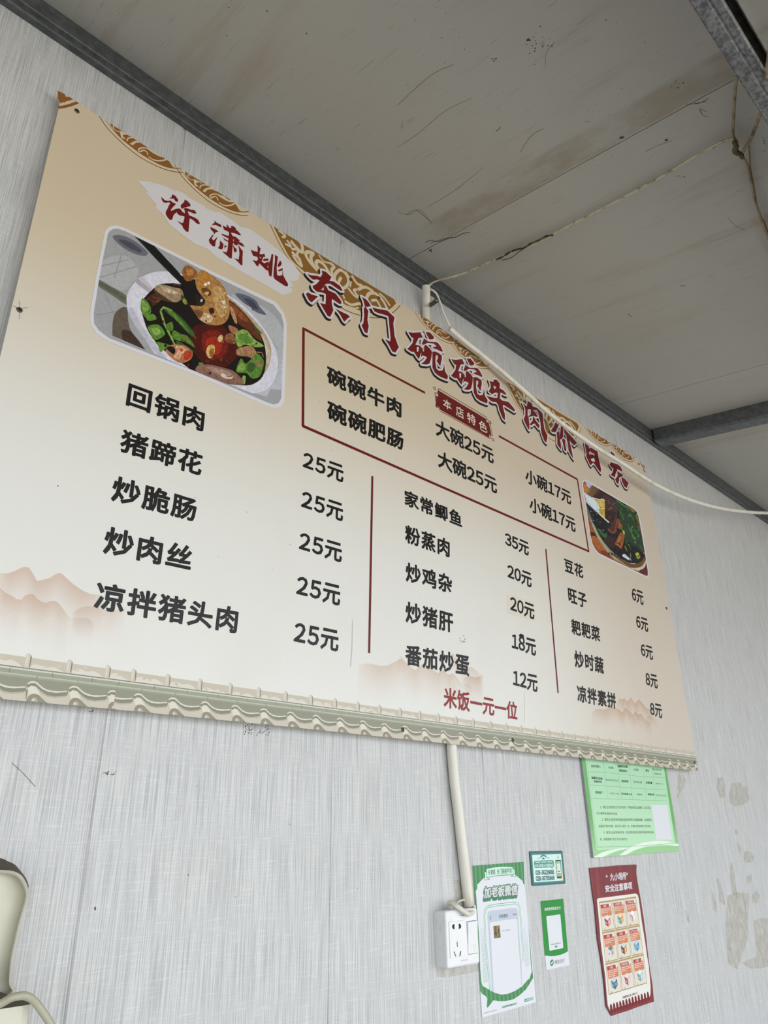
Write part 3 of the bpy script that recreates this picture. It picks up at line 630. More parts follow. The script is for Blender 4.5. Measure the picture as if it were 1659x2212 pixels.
for i in range(4):
    a, b = seams[i], seams[i + 1]; st = starts[i]
    def cl(x): return min(max(x, a), b)
    tb.clip = (lambda a, b: (lambda p: p[0] - a if p[0] < (a + b) / 2 else b - p[0]))(a, b)
    def strip(v0, v1, m, L, x0=None, x1=None):
        xs_ = [a + (b - a) * k / 12 for k in range(13)] if x0 is None else [x0 + (x1 - x0) * k / 4 for k in range(5)]
        for p, q in zip(xs_, xs_[1:]): tb.tri([tv(p, v0), tv(q, v0), tv(q, v1), tv(p, v1)], [(0, 1, 2, 3)], m, L)
    strip(0, .255, RDG, 1); strip(.245, .275, LN, 2); strip(.27, .31, FL, 3); strip(.31, .40, FG, 3); strip(.395, .405, LN, 3.5); strip(.40, .46, F2, 4); strip(.44, .49, FG, 4.2); strip(.485, 1, REC, 5)
    k0 = int((a - st) / PER) - 2
    for k in range(k0, int((b - st) / PER) + 2):
        x0 = st + k * PER; u = lambda t_, v_: tv(x0 + t_ * PER, v_); g = lambda s: [u(*p) for p in P(s)]
        rnd = random.Random(k * 7 + i)
        lo = rnd.uniform(.1, .16)
        tb.wpoly(g("-.05,.24 .05,%.3f .2,%.3f .38,%.3f .55,%.3f .7,%.3f .82,.24" % (lo, lo - .02, lo + .03, lo - .01, lo + .04)), RDW, 1.5)
        for q in range(4): tb.disc(u(rnd.uniform(0, .9), rnd.uniform(.05, .2)), 0.003, 0.0018, RDG if q % 2 else RDT, 1.6, 7)
        tb.wpoly(g(".86,-.07 .92,-.10 .985,-.06 .99,.2 .97,.25 .86,.25 .85,.1"), RDT, 2.5); tb.wpoly(g(".965,-.06 .995,-.02 .995,.22 .97,.25"), LN, 2.6); tb.wpoly(g(".875,-.05 .91,-.07 .91,.18 .88,.2"), RDW, 2.7)
        tb.wstroke(g(".55,.28 .55,.4"), .0008, LN, 3.8); tb.wstroke(g(".2,.4 .2,.48"), .0008, LN, 4.5)
        tb.wpoly(g("0,.64 .03,.72 .2,.64 .32,.72 .5,.81 .68,.83 .98,.77 1.0,.68 1.04,.76 1.04,1.01 -.02,1.01 -.02,.76"), FC, 6)
        tb.wpoly(g(".3,.70 .5,.80 .68,.825 .96,.77 .96,.83 .68,.875 .5,.86 .34,.79"), C_(178, 168, 150), 6.4); tb.wpoly(g(".02,.70 .1,.64 .2,.66 .3,.78 .36,.88 .27,.83 .16,.82 .08,.86"), C_(222, 213, 198), 6.5)
        tb.wpoly(g("0,.60 .06,.545 .14,.533 .22,.55 .29,.605 .38,.66 .47,.692 .6,.71 .8,.70 .96,.672 .99,.70 .985,.785 .68,.84 .5,.822 .32,.735 .2,.65 .1,.64 .03,.70 0,.67"), LD, 7)
        tb.wpoly(g("0,.60 .06,.545 .14,.533 .22,.55 .29,.605 .38,.66 .47,.692 .6,.71 .8,.70 .96,.672 .97,.705 .7,.75 .52,.745 .37,.70 .27,.635 .18,.578 .08,.585 .01,.63"), LT, 8)
        tb.wpoly(g(".05,.99 .07,.90 .13,.84 .22,.82 .31,.84 .38,.90 .43,1.01 .05,1.01"), CAP, 8.5); tb.wpoly(g(".38,.9 .46,.96 .54,1.01 .40,1.01"), LD, 8.4)
        tb.wpoly(g(".14,1.0 .16,.93 .22,.90 .28,.93 .31,1.0"), EYE, 9); tb.disc(u(.2, .965), .0016, .0016, LT, 9.5, 7)
tb.clip = None
tb.build('roof_tile_print', board)

# the two printed food photographs
def PM(rgb, k):                # printed photograph ink: fine tonal variation inside every patch
    key = ('photo', rgb, k)
    if key not in MATS:
        t = NT('photo_ink'); n1 = t.noise((150, 150, 150), 1, 5, 0.65, (rgb[0], rgb[1], rgb[2])); c = L3(*rgb, k)
        dull = min(1.0, (max(rgb) - min(rgb)) / 60); a = 0.03 + 0.36 * dull
        MATS[key] = t.done(t.mix(t.smooth(n1, 0.3, 0.7), tuple(q * (1 - a) for q in c), tuple(min(0.9, q * (1 + a * 0.9)) for q in c)), 0.33, 0.5)
    return MATS[key]
def photo(name, outer, inner, shapes, z, k):
    p = Print(BY)
    p.poly(outer, M((214, 212, 220), 0.33, k), 6, z)
    q = [p.w(z(a)) for a in P(inner)]
    def inside(a):             # convex-ish rounded frame: clip with its own outline
        d = 1.0
        for i in range(len(q)):
            e, g = q[i], q[(i + 1) % len(q)]
            c = -((g[0] - e[0]) * (a[1] - e[1]) - (g[1] - e[1]) * (a[0] - e[0])) / max(1e-6, math.hypot(g[0] - e[0], g[1] - e[1]))
            d = min(d, c)
        return d
    L = 7
    for col, s in shapes:
        L += 0.12
        if s == 'all': p.wpoly(q, PM(col, k), 6.9); continue
        if s.startswith('~'):
            wd, s = s[1:].split(' ', 1); p.clip = inside; p.stroke(s, float(wd), PM(col, k), L, z); p.clip = None; continue
        p.clip = inside; p.wpoly(smooth_closed([p.w(z(a)) for a in P(s)]), PM(col, k), L); p.clip = None
    p.build(name, board)
def spots(n, x0, x1, y0, y1, cols, r, seed):
    rg = random.Random(seed); out = []
    for i in range(n):
        cx, cy = rg.uniform(x0, x1), rg.uniform(y0, y1); a0 = rg.uniform(0, 6.28); rr = rg.uniform(*r); e = rg.uniform(.35, 1)
        pts = []
        for q in range(7):
            t_ = 6.283 * q / 7; j = rg.uniform(.7, 1.2)
            px, py = rr * math.cos(t_) * j, rr * e * math.sin(t_) * j
            pts.append("%.0f,%.0f" % (cx + px * math.cos(a0) - py * math.sin(a0), cy + px * math.sin(a0) + py * math.cos(a0)))
        out.append((rg.choice(cols), " ".join(pts)))
    return out
GR, GD, GL2 = (88, 128, 48), (52, 88, 38), (128, 160, 76)
soup = [((158, 159, 163), 'all'), ((172, 173, 176), "160,330 330,300 430,420 330,560 200,560 120,480"), ((134, 136, 141), "~.0012 120,470 420,380"), ((134, 136, 141), "~.0012 130,380 350,330"), ((134, 136, 141), "~.0012 240,470 300,280"),
        ((134, 136, 141), "~.0012 100,760 330,720"), ((134, 136, 141), "~.0012 170,600 300,900"), ((104, 104, 116), "225,150 300,140 400,185 500,270 480,300 400,285 300,230"), ((76, 74, 88), "270,175 350,185 450,250 440,275 340,230"),
        ((104, 108, 92), "110,480 220,540 335,610 335,680 200,590 110,530"), ((88, 92, 76), "120,500 230,555 330,630 330,655 220,585 115,520"), ((96, 84, 74), "250,740 335,700 360,860 470,1020 640,1190 480,1130 340,1060 240,980 225,850"), ((62, 46, 42), "300,880 380,900 520,1080 620,1180 480,1110 330,1010"),
        ((176, 178, 184), "1150,600 1330,660 1480,760 1560,900 1560,1250 1460,1000 1330,820"), ((92, 96, 112), "1180,595 1250,600 1340,645 1375,700 1425,760 1350,740 1300,700 1240,660"), ((60, 64, 84), "1250,630 1320,650 1360,720 1300,690"), ((132, 140, 152), "~.0014 1440,930 1525,1035"),
        ((182, 186, 196), "1200,1330 1480,1230 1560,1100 1560,1480 1400,1440"),
        ((212, 210, 224), "335,640 345,590 380,530 430,480 520,435 600,420 680,425 900,480 1120,600 1260,700 1380,830 1470,970 1510,1080 1515,1150 1490,1260 1430,1340 1330,1370 1230,1355 1000,1250 800,1170 600,1110 500,980 400,840 350,740"),
        ((168, 162, 172), "400,500 440,470 520,560 545,610 500,580"), ((190, 186, 198), "430,480 460,465 540,550 560,590 520,560"), ((186, 184, 198), "350,740 400,840 500,980 600,1100 660,1120 560,990 450,830 380,700"),
        ((176, 158, 134), "1100,600 1250,720 1400,880 1460,1010 1455,1110 1420,1200 1300,1310 1430,1060 1390,950 1300,820 1180,720"), ((198, 184, 160), "1330,850 1420,960 1455,1060 1435,1150 1420,1010 1370,920"),
        ((18, 10, 9), "445,680 480,620 540,560 600,520 760,520 1130,640 1250,740 1340,850 1400,960 1420,1060 1415,1180 1380,1260 1300,1305 1200,1305 1000,1270 870,1210 760,1130 620,1030 530,930 480,830"),
        ((96, 46, 22), "1130,640 1250,740 1330,840 1390,960 1330,930 1250,860 1180,800 1150,720"), ((136, 74, 40), "1140,660 1230,740 1290,810 1240,800 1170,740"), ((74, 34, 20), "480,640 560,590 600,640 540,690 520,650"), ((112, 70, 46), "~.0022 540,620 600,640 570,660 530,650"),
        ((70, 14, 6), "860,850 960,830 1080,840 1150,930 1200,1000 1200,1080 1100,1170 960,1150 880,1080 830,960"), ((112, 24, 10), "930,900 1040,880 1120,960 1110,1060 1000,1110 930,1030"), ((150, 38, 14), "950,960 1030,930 1080,980 1060,1060 980,1060"),
        ((158, 134, 104), "555,545 600,522 700,545 760,560 778,610 740,655 690,658 620,610 570,590"), ((184, 162, 132), "600,540 690,560 740,590 700,600 630,575"), ((74, 52, 34), "550,560 590,590 640,625 690,662 600,640 560,600"), ((214, 204, 192), "655,565 675,570 672,585 655,580"), ((214, 204, 192), "695,578 715,580 712,594 695,592"), ((96, 66, 48), "~.0022 700,530 730,520 755,535"),
        (GR, "445,720 455,630 490,650 520,690 525,740 500,770 480,780"), (GL2, "455,650 490,670 510,710 480,740 460,720"), (GR, "490,760 545,755 570,790 530,805 495,800"), (GR, "500,850 580,835 635,900 610,935 545,955 520,900"), (GL2, "530,870 580,860 600,900 560,920"),
        (GD, "620,700 700,730 790,810 860,900 870,940 800,890 720,800 650,745"), (GR, "640,700 720,760 780,830 830,900 750,830 680,760"), (GL2, "~.0042 600,730 630,830 680,930 715,1000"), (GL2, "~.003 600,725 625,700 690,725"), (GR, "640,840 690,815 695,880 650,880"),
        (GR, "700,880 760,910 810,925 870,1015 800,975 720,955 690,930"), (GD, "720,960 800,1000 860,1050 800,1050 740,1010"), (GR, "560,970 640,985 700,1010 640,1020 600,1050 580,1000"), (GD, "760,600 800,640 820,680 770,660"), ((140, 130, 50), "770,640 800,640 800,680 780,670"),
        ((170, 112, 80), "640,1040 670,1000 720,990 800,1005 850,1060 830,1110 760,1135 690,1100"), ((206, 158, 124), "720,1000 790,1015 820,1050 770,1060 740,1110 700,1080 730,1050"), ((16, 12, 10), "645,1015 690,1005 715,1035 705,1065 680,1055"), ((176, 60, 30), "790,1040 845,1055 830,1100 780,1110"), ((188, 70, 40), "750,1020 775,1030 760,1050"),
        ((206, 172, 104), "955,1035 980,995 1020,1000 1018,1060 990,1100 962,1080"), ((158, 96, 50), "980,1040 1015,1020 1010,1080 985,1090"), ((214, 186, 130), "1045,940 1070,915 1085,930 1080,965 1055,970"), ((142, 92, 62), "1100,930 1150,900 1190,960 1180,982 1110,965"), ((116, 62, 40), "1110,950 1180,965 1170,985 1120,975"),
        ((160, 110, 76), "1130,840 1200,870 1190,920 1140,885"), ((164, 124, 86), "1190,1030 1300,1000 1345,1050 1335,1105 1280,1085 1200,1075"), ((124, 80, 54), "~.0016 1220,1040 1240,1075"), ((124, 80, 54), "~.0016 1260,1030 1275,1080"), ((124, 80, 54), "~.0016 1300,1020 1310,1085"),
        (GL2, "1182,925 1215,880 1270,880 1330,950 1405,1000 1340,1012 1260,990 1205,1015"), (GR, "1200,920 1260,910 1320,970 1270,985 1220,960"), (GL2, "1330,960 1395,1000 1350,1008"), (GD, "1310,825 1390,905 1350,890"), ((150, 116, 92), "~.0022 1350,1050 1390,1055 1400,1090"),
        (GR, "1185,1195 1225,1100 1260,1140 1300,1110 1350,1060 1400,1110 1400,1160 1370,1240 1310,1255 1270,1215 1200,1210"), (GL2, "1195,1190 1230,1130 1260,1180 1220,1200"), (GD, "1290,1130 1340,1150 1310,1210 1270,1190"), (GL2, "1240,1235 1262,1240 1255,1300 1235,1290"), ((146, 108, 82), "1310,1080 1350,1130 1390,1140 1380,1165 1340,1150"),
        ((134, 98, 84), "870,1180 900,1150 980,1148 1080,1170 1160,1195 1230,1255 1243,1300 1150,1302 1000,1265 890,1215"), ((170, 138, 122), "960,1165 1060,1180 1150,1215 1130,1240 1030,1215"), ((206, 194, 190), "1065,1230 1090,1215 1120,1245 1165,1240 1150,1258 1100,1255"), ((92, 58, 46), "890,1210 1000,1260 1150,1300 1000,1275"), (GR, "900,1130 930,1135 920,1150 895,1145"),
        ((6, 6, 6), "325,85 420,135 510,185 640,320 765,460 785,530 760,520 560,320 430,180"), ((26, 28, 26), "~.0015 430,160 560,300 740,480"), ((9, 7, 7), "755,455 800,480 880,490 905,600 930,690 900,735 830,690 775,590"), ((40, 28, 22), "870,600 920,650 940,690 900,720"),
        ((168, 122, 66), "870,490 890,440 930,408 980,440 1050,490 1090,540 1122,620 1138,700 1132,770 1100,822 1040,842 960,832 900,790 850,720 830,685 920,692 948,650 910,600 880,550"), ((190, 150, 96), "1000,560 1060,540 1100,620 1115,740 1060,780 1020,680"), ((182, 122, 52), "885,470 930,425 980,460 960,520 900,540"),
        ((148, 92, 44), "768,440 780,395 805,372 850,390 885,432 860,482 800,497"), ((180, 124, 64), "800,400 850,410 850,450 810,450"), ((96, 58, 26), "915,560 950,550 990,575 985,610 940,612"), ((204, 164, 104), "930,590 975,580 960,612"), ((198, 168, 130), "885,775 940,745 1000,770 1005,805 950,825"), ((44, 22, 14), "975,715 1010,705 1015,745 985,750"), ((120, 72, 36), "860,720 930,740 900,790"),
        ((184, 138, 100), "1140,690 1170,730 1195,810 1185,830 1150,760"), ((236, 232, 228), "935,522 955,510 960,528 945,535"), ((236, 232, 228), "963,508 980,502 982,522 966,522"), ((224, 214, 200), "962,765 978,762 978,782 962,782"), ((224, 214, 200), "1075,655 1100,650 1095,680 1080,680"), ((224, 214, 200), "1090,690 1108,700 1098,712"), ((200, 200, 196), "908,645 925,638 925,655 912,660")]
soup += spots(26, 1060, 1120, 560, 760, [(216, 190, 150), (150, 100, 56)], (4, 9), 3) + spots(22, 560, 1380, 700, 1250, [(60, 30, 16), (120, 50, 26), (36, 18, 12)], (6, 16), 5) + spots(10, 900, 1200, 880, 1130, [(190, 120, 90), (214, 170, 140)], (3, 6), 8)
photo('bowl_photo_print', "52,740 100,450 165,120 175,95 210,68 260,62 320,80 640,240 960,400 1500,660 1560,740 1585,830 1580,1000 1565,1430 1540,1475 1480,1485 1420,1465 880,1230 190,965 100,900 55,830",
      "80,740 127,450 190,130 202,108 228,92 262,86 322,105 960,425 1480,680 1540,755 1560,830 1556,1000 1540,1410 1520,1445 1480,1457 1430,1440 880,1203 200,940 120,880 82,825", soup, zf(180, 470, .27728), 1.0)
beef = [((150, 82, 38), 'all'), ((186, 122, 74), "150,230 260,260 270,380 180,380"), ((190, 188, 212), "205,165 350,245 290,300 255,275 225,220"), ((112, 82, 58), "345,243 560,350 430,380 350,490 250,410 290,310"), ((150, 120, 90), "~.003 345,245 300,300 270,400"), ((56, 26, 28), "470,320 620,400 600,520 520,500 430,510 350,470 410,390"), ((84, 44, 32), "430,340 480,360 420,430 380,450"),
        ((62, 28, 24), "290,1130 430,1160 450,1240 320,1200"), ((170, 92, 40), "330,1210 440,1240 600,1500 500,1490 400,1400"), ((128, 52, 28), "480,1500 620,1480 700,1590 740,1660"),
        ((146, 138, 112), "205,540 250,750 330,1000 430,1230 560,1440 720,1620 830,1690 1100,1830 1230,1860 1330,1790 1385,1640 1340,1450 1300,1200 1240,860 1150,700 600,500"), ((188, 182, 158), "~.004 225,640 330,950 470,1240 640,1480 800,1650"), ((200, 192, 172), "1060,1810 1230,1860 1330,1790 1385,1640 1360,1640 1290,1760 1220,1800"), ((110, 74, 42), "640,1480 820,1630 1050,1790 1200,1800 1300,1740 1370,1600 1330,1560 1200,1720 900,1640"),
        ((88, 36, 42), "1220,1870 1330,1800 1380,1660 1400,1960 1380,1970"),
        ((24, 21, 28), "232,620 300,850 400,1030 480,1200 600,1370 740,1520 870,1620 1050,1710 1200,1722 1300,1640 1350,1500 1290,1200 1230,860 1150,700 600,400 560,500 340,480"), ((50, 32, 34), "560,1200 760,1260 760,1400 680,1430 590,1330"), ((92, 112, 110), "240,640 270,720 330,880 380,1000 430,1080 350,960 270,800"),
        ((34, 58, 40), "800,500 1150,700 1240,880 1290,1200 1340,1500 1200,1440 1000,1300 930,1150 890,950 830,760"), ((196, 206, 222), "180,385 260,430 340,480 450,513 580,530 580,880 662,945 640,955 430,760 205,540"), ((214, 222, 234), "200,420 400,540 480,690 470,760 300,600"),
        ((192, 162, 62), "380,505 480,520 572,535 578,880 480,780 482,690 440,590"), ((214, 190, 104), "440,540 540,560 560,640 480,650"), ((226, 208, 150), "~.0025 480,690 575,680"), ((220, 214, 196), "~.0025 340,478 450,513 575,530"), ((222, 212, 190), "~.004 490,800 580,880 655,945"),
        ((70, 42, 42), "540,440 600,428 690,480 785,560 815,650 805,800 840,950 790,1100 720,1165 640,1085 700,1000 620,900 580,870 575,530"), ((44, 22, 26), "590,740 780,760 800,880 690,940 610,880"), ((116, 60, 44), "790,890 850,880 885,950 820,965 790,1060 805,1110 730,1165 640,1100 632,1050 720,1130 770,1080 780,960"), ((140, 80, 56), "~.0035 640,1060 690,1130 740,1150 780,1090"), ((140, 74, 56), "~.003 780,1060 800,960 850,940 830,890"), ((96, 52, 46), "~.004 740,980 780,860 800,760"), ((110, 64, 56), "~.003 640,830 690,870"),
        ((146, 74, 36), "800,1280 870,1140 945,1185 935,1300 885,1450 830,1400 765,1370"), ((196, 116, 60), "~.003 775,1360 840,1380 878,1430 890,1330"), ((180, 98, 50), "810,1290 870,1200 880,1300 830,1340"), ((168, 176, 84), "905,1105 945,1110 955,1165 935,1175"),
        ((166, 168, 62), "1150,1540 1195,1512 1225,1540 1215,1570 1170,1580"), ((150, 156, 58), "1170,1590 1235,1575 1245,1610 1195,1642"), ((52, 98, 58), "430,1060 500,1085 540,1150 620,1160 600,1240 520,1200 470,1130"), ((150, 176, 160), "530,1090 555,1085 550,1110"), ((206, 214, 234), "902,1580 945,1542 1010,1600 1075,1650 1030,1660 960,1620"), ((206, 206, 210), "~.002 1060,1718 1110,1728 1150,1720"), ((60, 84, 130), "1030,1640 1090,1660 1060,1680"),
        ((130, 136, 60), "945,1400 965,1400 1000,1480 985,1480"), ((130, 136, 60), "1020,1360 1040,1370 1060,1440 1045,1440"), ((120, 140, 60), "1055,1530 1070,1540 1070,1610 1058,1610")]
for s in ("1010,990 1060,1130 1120,1220 1180,1265 1200,1170 1130,1090 1100,1020 1060,1090", "1020,840 1060,800 1100,870 1150,960 1170,900", "1080,1200 1150,1275", "960,640 1080,690 1160,740", "880,600 960,650 1020,730", "800,540 880,580 900,620", "1180,1000 1230,1080", "960,1280 1000,1330", "1240,1380 1290,1480", "870,720 900,820 930,900"):
    beef.append(((84, 138, 66), "~.0042 " + s))
beef += spots(60, 850, 1250, 620, 1400, [(60, 104, 52), (36, 76, 44), (28, 54, 44), (70, 118, 60)], (12, 34), 11) + spots(34, 600, 770, 500, 730, [(150, 118, 116), (110, 78, 78), (176, 150, 148)], (4, 12), 12) + spots(30, 290, 480, 700, 1000, [(92, 130, 122), (130, 154, 148), (52, 78, 76)], (5, 13), 13) + spots(26, 640, 1280, 1330, 1640, [(54, 36, 34), (20, 26, 44), (40, 60, 40)], (12, 30), 14)
photo('beef_photo_print', "142,250 150,190 165,155 205,138 240,150 1150,685 1200,760 1240,860 1300,1200 1405,1850 1412,1960 1385,2002 1340,1978 460,1560 380,1470 330,1370 290,1200",
      "168,250 172,200 185,178 212,168 1140,702 1185,770 1222,880 1282,1210 1385,1850 1394,1930 1375,1966 1340,1952 470,1532 397,1447 348,1352 307,1190", beef, zf(1240, 1020, .11453), 1.0)
# screws that hold the board
def screw(c, r=0.0045):
    v, f = [], []; n = 14
    for rr, yy in ((1.0, 0.0), (1.0, 0.0006), (0.75, 0.0016), (0.0, 0.0020)):
        if rr == 0: v.append((c[0], BY - yy, c[1]))
        else: v += [(c[0] + r * rr * math.cos(6.2832 * i / n), BY - yy, c[1] + r * rr * math.sin(6.2832 * i / n)) for i in range(n)]
    for k in range(2): f += [(k * n + i, k * n + (i + 1) % n, k * n + n + (i + 1) % n, k * n + n + i) for i in range(n)]
    f += [(2 * n + i, 2 * n + (i + 1) % n, 3 * n) for i in range(n)]; mi = [0] * len(f)
    for dx, dz in ((1, .2), (-.2, 1)):
        b = len(v); L_ = r * 0.62; w_ = r * 0.14
        v += [(c[0] + dx * s * L_ - dz * w_ * u, BY - 0.0023, c[1] + dz * s * L_ + dx * w_ * u) for s, u in ((-1, -1), (1, -1), (1, 1), (-1, 1))]
        f.append((b, b + 1, b + 2, b + 3)); mi.append(1)
    mesh('screw', v, f, [M((96, 90, 76), 0.4, 1, 0.5, 0.6, 'dull_screw'), M((22, 20, 17), 0.6, name='screw_slot')], board, mi=mi)
for p in ((166, 240), (42, 669.5), (869.5, 1576.5), (1107, 1599), (1439.5, 1314), (757, 604.5), (818, 644), (1500, 1647)): screw(bw(p))
st = Print(BY); dots(999, 1384, 3, 6, 14, 0.0005, 0.0016, st, M((120, 118, 110), 0.8, name='dust')); dots(760, 780, 60, 60, 36, 0.0005, 0.0010, st, M((70, 52, 34), 0.8, name='dust')); dots(600, 1000, 260, 170, 26, 0.0004, 0.0009, st, M((80, 70, 56), 0.8, name='dust'))
st.stroke("430,640 446,650 444,668 440,690", 0.0009, M((120, 108, 88), 0.8, name='scratch'), 12); st.stroke("28,660 42,668 60,664", 0.0007, M((150, 140, 122), 0.8, name='scratch'), 12); st.stroke("42,650 42,690", 0.0006, M((150, 140, 122), 0.8, name='scratch'), 12)
st.stroke("761,1340 760,1400 757,1440", 0.0008, M((176, 172, 164), 0.8, name='scratch'), 12); st.stroke("1133,1492 1133.5,1565", 0.0012, M((236, 232, 222), 0.5, name='scratch'), 12)
st.build('dirt_specks', board)['kind'] = 'stuff'

# ---------------------------------------------------------------- conduit, cables, socket
PVC = (lambda t: t.done(t.mix(t.math('MULTIPLY', t.smooth(t.noise((30, 30, 9), 1, 4, 0.65), 0.48, 0.75), 0.55), L3(222, 219, 210), L3(182, 170, 144)), 0.35, 0.5))(NT('yellowed_pvc'))
CBL = M((216, 208, 186), 0.4, 0.95, name='white_cable')
def yp(p, y): return at_y(p, y)
tag(tube_obj('conduit_pipe', [yp((920.5, 619), -0.030), yp((921, 650), -0.024), yp((921, 690), -0.0108), yp((931, 900), -0.0107), yp((951, 1200), -0.0107), yp((975, 1606), -0.0107), yp((992, 1770), -0.0107), yp((1013.5, 1957), -0.0108)], 0.0101, PVC, n=18, hollow=0.84),
    'white vertical plastic conduit pipe running behind the menu board down to the wall socket', 'conduit pipe')
sag = [(970.3, 709), (1008, 741), (1053.4, 777), (1125, 838), (1199, 903.5), (1277, 959), (1342, 999.5), (1404, 1039.5), (1449.4, 1063), (1503.7, 1084), (1558, 1098), (1612, 1105.6), (1659, 1108), (1720, 1106)]
tag(tube_obj('sagging_conduit', [yp(p, -0.043 - 0.07 * max(0, (p[0] - 970) / 700) ** 1.3) for p in sag], 0.0063, PVC, n=16, hollow=0.8),
    'long thin cream conduit sagging across the top right of the menu board', 'conduit pipe')
z = zf(850, 550, .1507)
tag(tube_obj('loose_wire', [yp(z(p), y) for p, y in (((500, 480), -.030), ((530, 495), -.038), ((575, 520), -.044), ((615, 560), -.046), ((645, 620), -.045), ((675, 700), -.047), ((705, 800), -.047), ((755, 920), -.045), ((800, 1020), -.0435), ((840, 1095), -.0435))], 0.0024, M((226, 226, 216), 0.35, name='white_cable'), n=8),
    'short white wire looping from the conduit mouth into the sagging pipe', 'wire')
tag(tube_obj('thin_wire', [yp(z(p), y) for p, y in (((640, 640), -.030), ((650, 720), -.036), ((680, 850), -.041), ((730, 980), -.043), ((785, 1060), -.0435))], 0.0013, M((196, 196, 188), 0.35, name='white_cable'), n=6),
    'thin pale wire left of the white loop above the menu board', 'wire')
# metal saddle clip
def plate(name, s, z, y, th, mat, hole=None, parent=None):
    q = [at_y(z(p), y) for p in P(s)]; n = len(q)
    loops = [[Vector((p.x, p.z, 0)) for p in q]]
    if hole: loops.append([Vector((p.x, p.z, 0)) for p in [at_y(z(p), y) for p in P(hole)]])
    flat = [p for l in loops for p in l]; tr_ = tessellate_polygon(loops); m_ = len(flat)
    v = [(p.x, y, p.y) for p in flat] + [(p.x, y + th, p.y) for p in flat]; f = [tuple(t_) for t_ in tr_] + [tuple(m_ + k for k in t_) for t_ in tr_]; b = 0
    for l in loops:
        f += [(b + i, b + (i + 1) % len(l), m_ + b + (i + 1) % len(l), m_ + b + i) for i in range(len(l))]; b += len(l)
    return mesh(name, v, f, mat, parent)
CLIP = M((88, 80, 66), 0.45, 1, 0.5, 0.5, 'rusty_zinc')
tag(plate('pipe_clip', "522,690 560,665 600,630 640,608 672,612 688,632 684,655 660,672 600,712 545,752 522,745", z, -0.034, 0.0016, CLIP, "600,655 612,640 635,640 642,655 630,668 610,668"),
    'small dark metal pipe clip with an eyelet beside the conduit mouth', 'pipe clip')
# wall socket with rocker switch
sk = thing('wall_socket', 'white surface-mounted wall socket with a rocker switch below the conduit pipe', 'socket', (1.136, 0, -0.209))
sx0, sx1, sz0, sz1, sd_ = 1.093, 1.179, -0.2092, -0.1222, -0.0262
SW = (lambda t: t.done(t.mix(t.math('MULTIPLY', t.smooth(t.noise((60, 60, 60), 1, 4, 0.6), 0.56, 0.72), 0.35), L3(226, 227, 230), L3(196, 190, 178)), 0.3, 0.5))(NT('white_plastic'))
def rbox(name, x0, x1, y0, y1, z0, z1, r, mat, parent, bev=0.002):
    v, f = [], []; loops = []
    def loop(ins, y):
        b = len(v)
        for cx, cz, a0 in ((x1 - r, z1 - r, 0), (x0 + r, z1 - r, 90), (x0 + r, z0 + r, 180), (x1 - r, z0 + r, 270)):
            for k in range(5):
                a = math.radians(a0 + 22.5 * k); v.append((cx + (r - ins) * math.cos(a), y, cz + (r - ins) * math.sin(a)))
        loops.append(b)
    loop(0, y1); loop(0, y0 + bev); loop(bev * .3, y0 + bev * .3); loop(bev, y0)
    n = 20
    for a, b in zip(loops, loops[1:]): f += [(a + i, a + (i + 1) % n, b + (i + 1) % n, b + i) for i in range(n)]
    f.append(tuple(loops[-1] + i for i in range(n))); f.append(tuple(loops[0] + i for i in reversed(range(n))))
    return mesh(name, v, f, mat, parent, smooth=False)
rbox('back_box', sx0, sx1, -0.0200, 0, sz0, sz1, 0.003, SW, sk, 0.0005)
rbox('faceplate', sx0 - 0.0002, sx1 + 0.0002, sd_, -0.0203, sz0 - 0.0002, sz1 + 0.0002, 0.004, SW, sk, 0.003)
z = zf(920, 1900, .09943); FY = sd_ - 0.0015
def q2(s): return [at_y(z(p), FY) for p in P(s)]
a, b = q2("505,915 1110,1690")[0], q2("525,1715")[0]
ins = rbox('socket_insert', at_y(z((505, 920)), FY).x, at_y(z((880, 900)), FY).x, FY, sd_ + 0.001, at_y(z((525, 1720)), FY).z, at_y(z((505, 925)), FY).z, 0.0012, SW, sk, 0.0004)
sl = Print(FY); DK = M((16, 15, 15), 0.6, name='slot_shadow')
for s in ("565,1010 585,975 620,965 622,1080 600,1078 575,1055", "712,955 745,965 765,1000 762,1045 735,1070 715,1075", "668,1350 682,1348 692,1465 678,1465", "605,1570 622,1562 652,1660 645,1682", "748,1555 768,1552 752,1640 738,1670 725,1660"): sl.poly(s, DK, 2, z)
sl.build('pin_slots', ins)
lg = Print(sd_); lg.stroke([z(p) for p in P("735,785 820,775")], 0.0012, M((120, 150, 170), 0.4), 2); lg.build('indicator_mark', sk); lg = Print(sd_)
for x_ in (765, 790, 815, 840, 865, 885): lg.stroke([z((x_, 1780 - (x_ - 765) * .16)), z((x_ + 12, 1745 - (x_ - 765) * .16)), z((x_ + 14, 1772 - (x_ - 765) * .16))], 0.0005, M((150, 150, 150), 0.4), 2)
lg.build('maker_mark', sk)
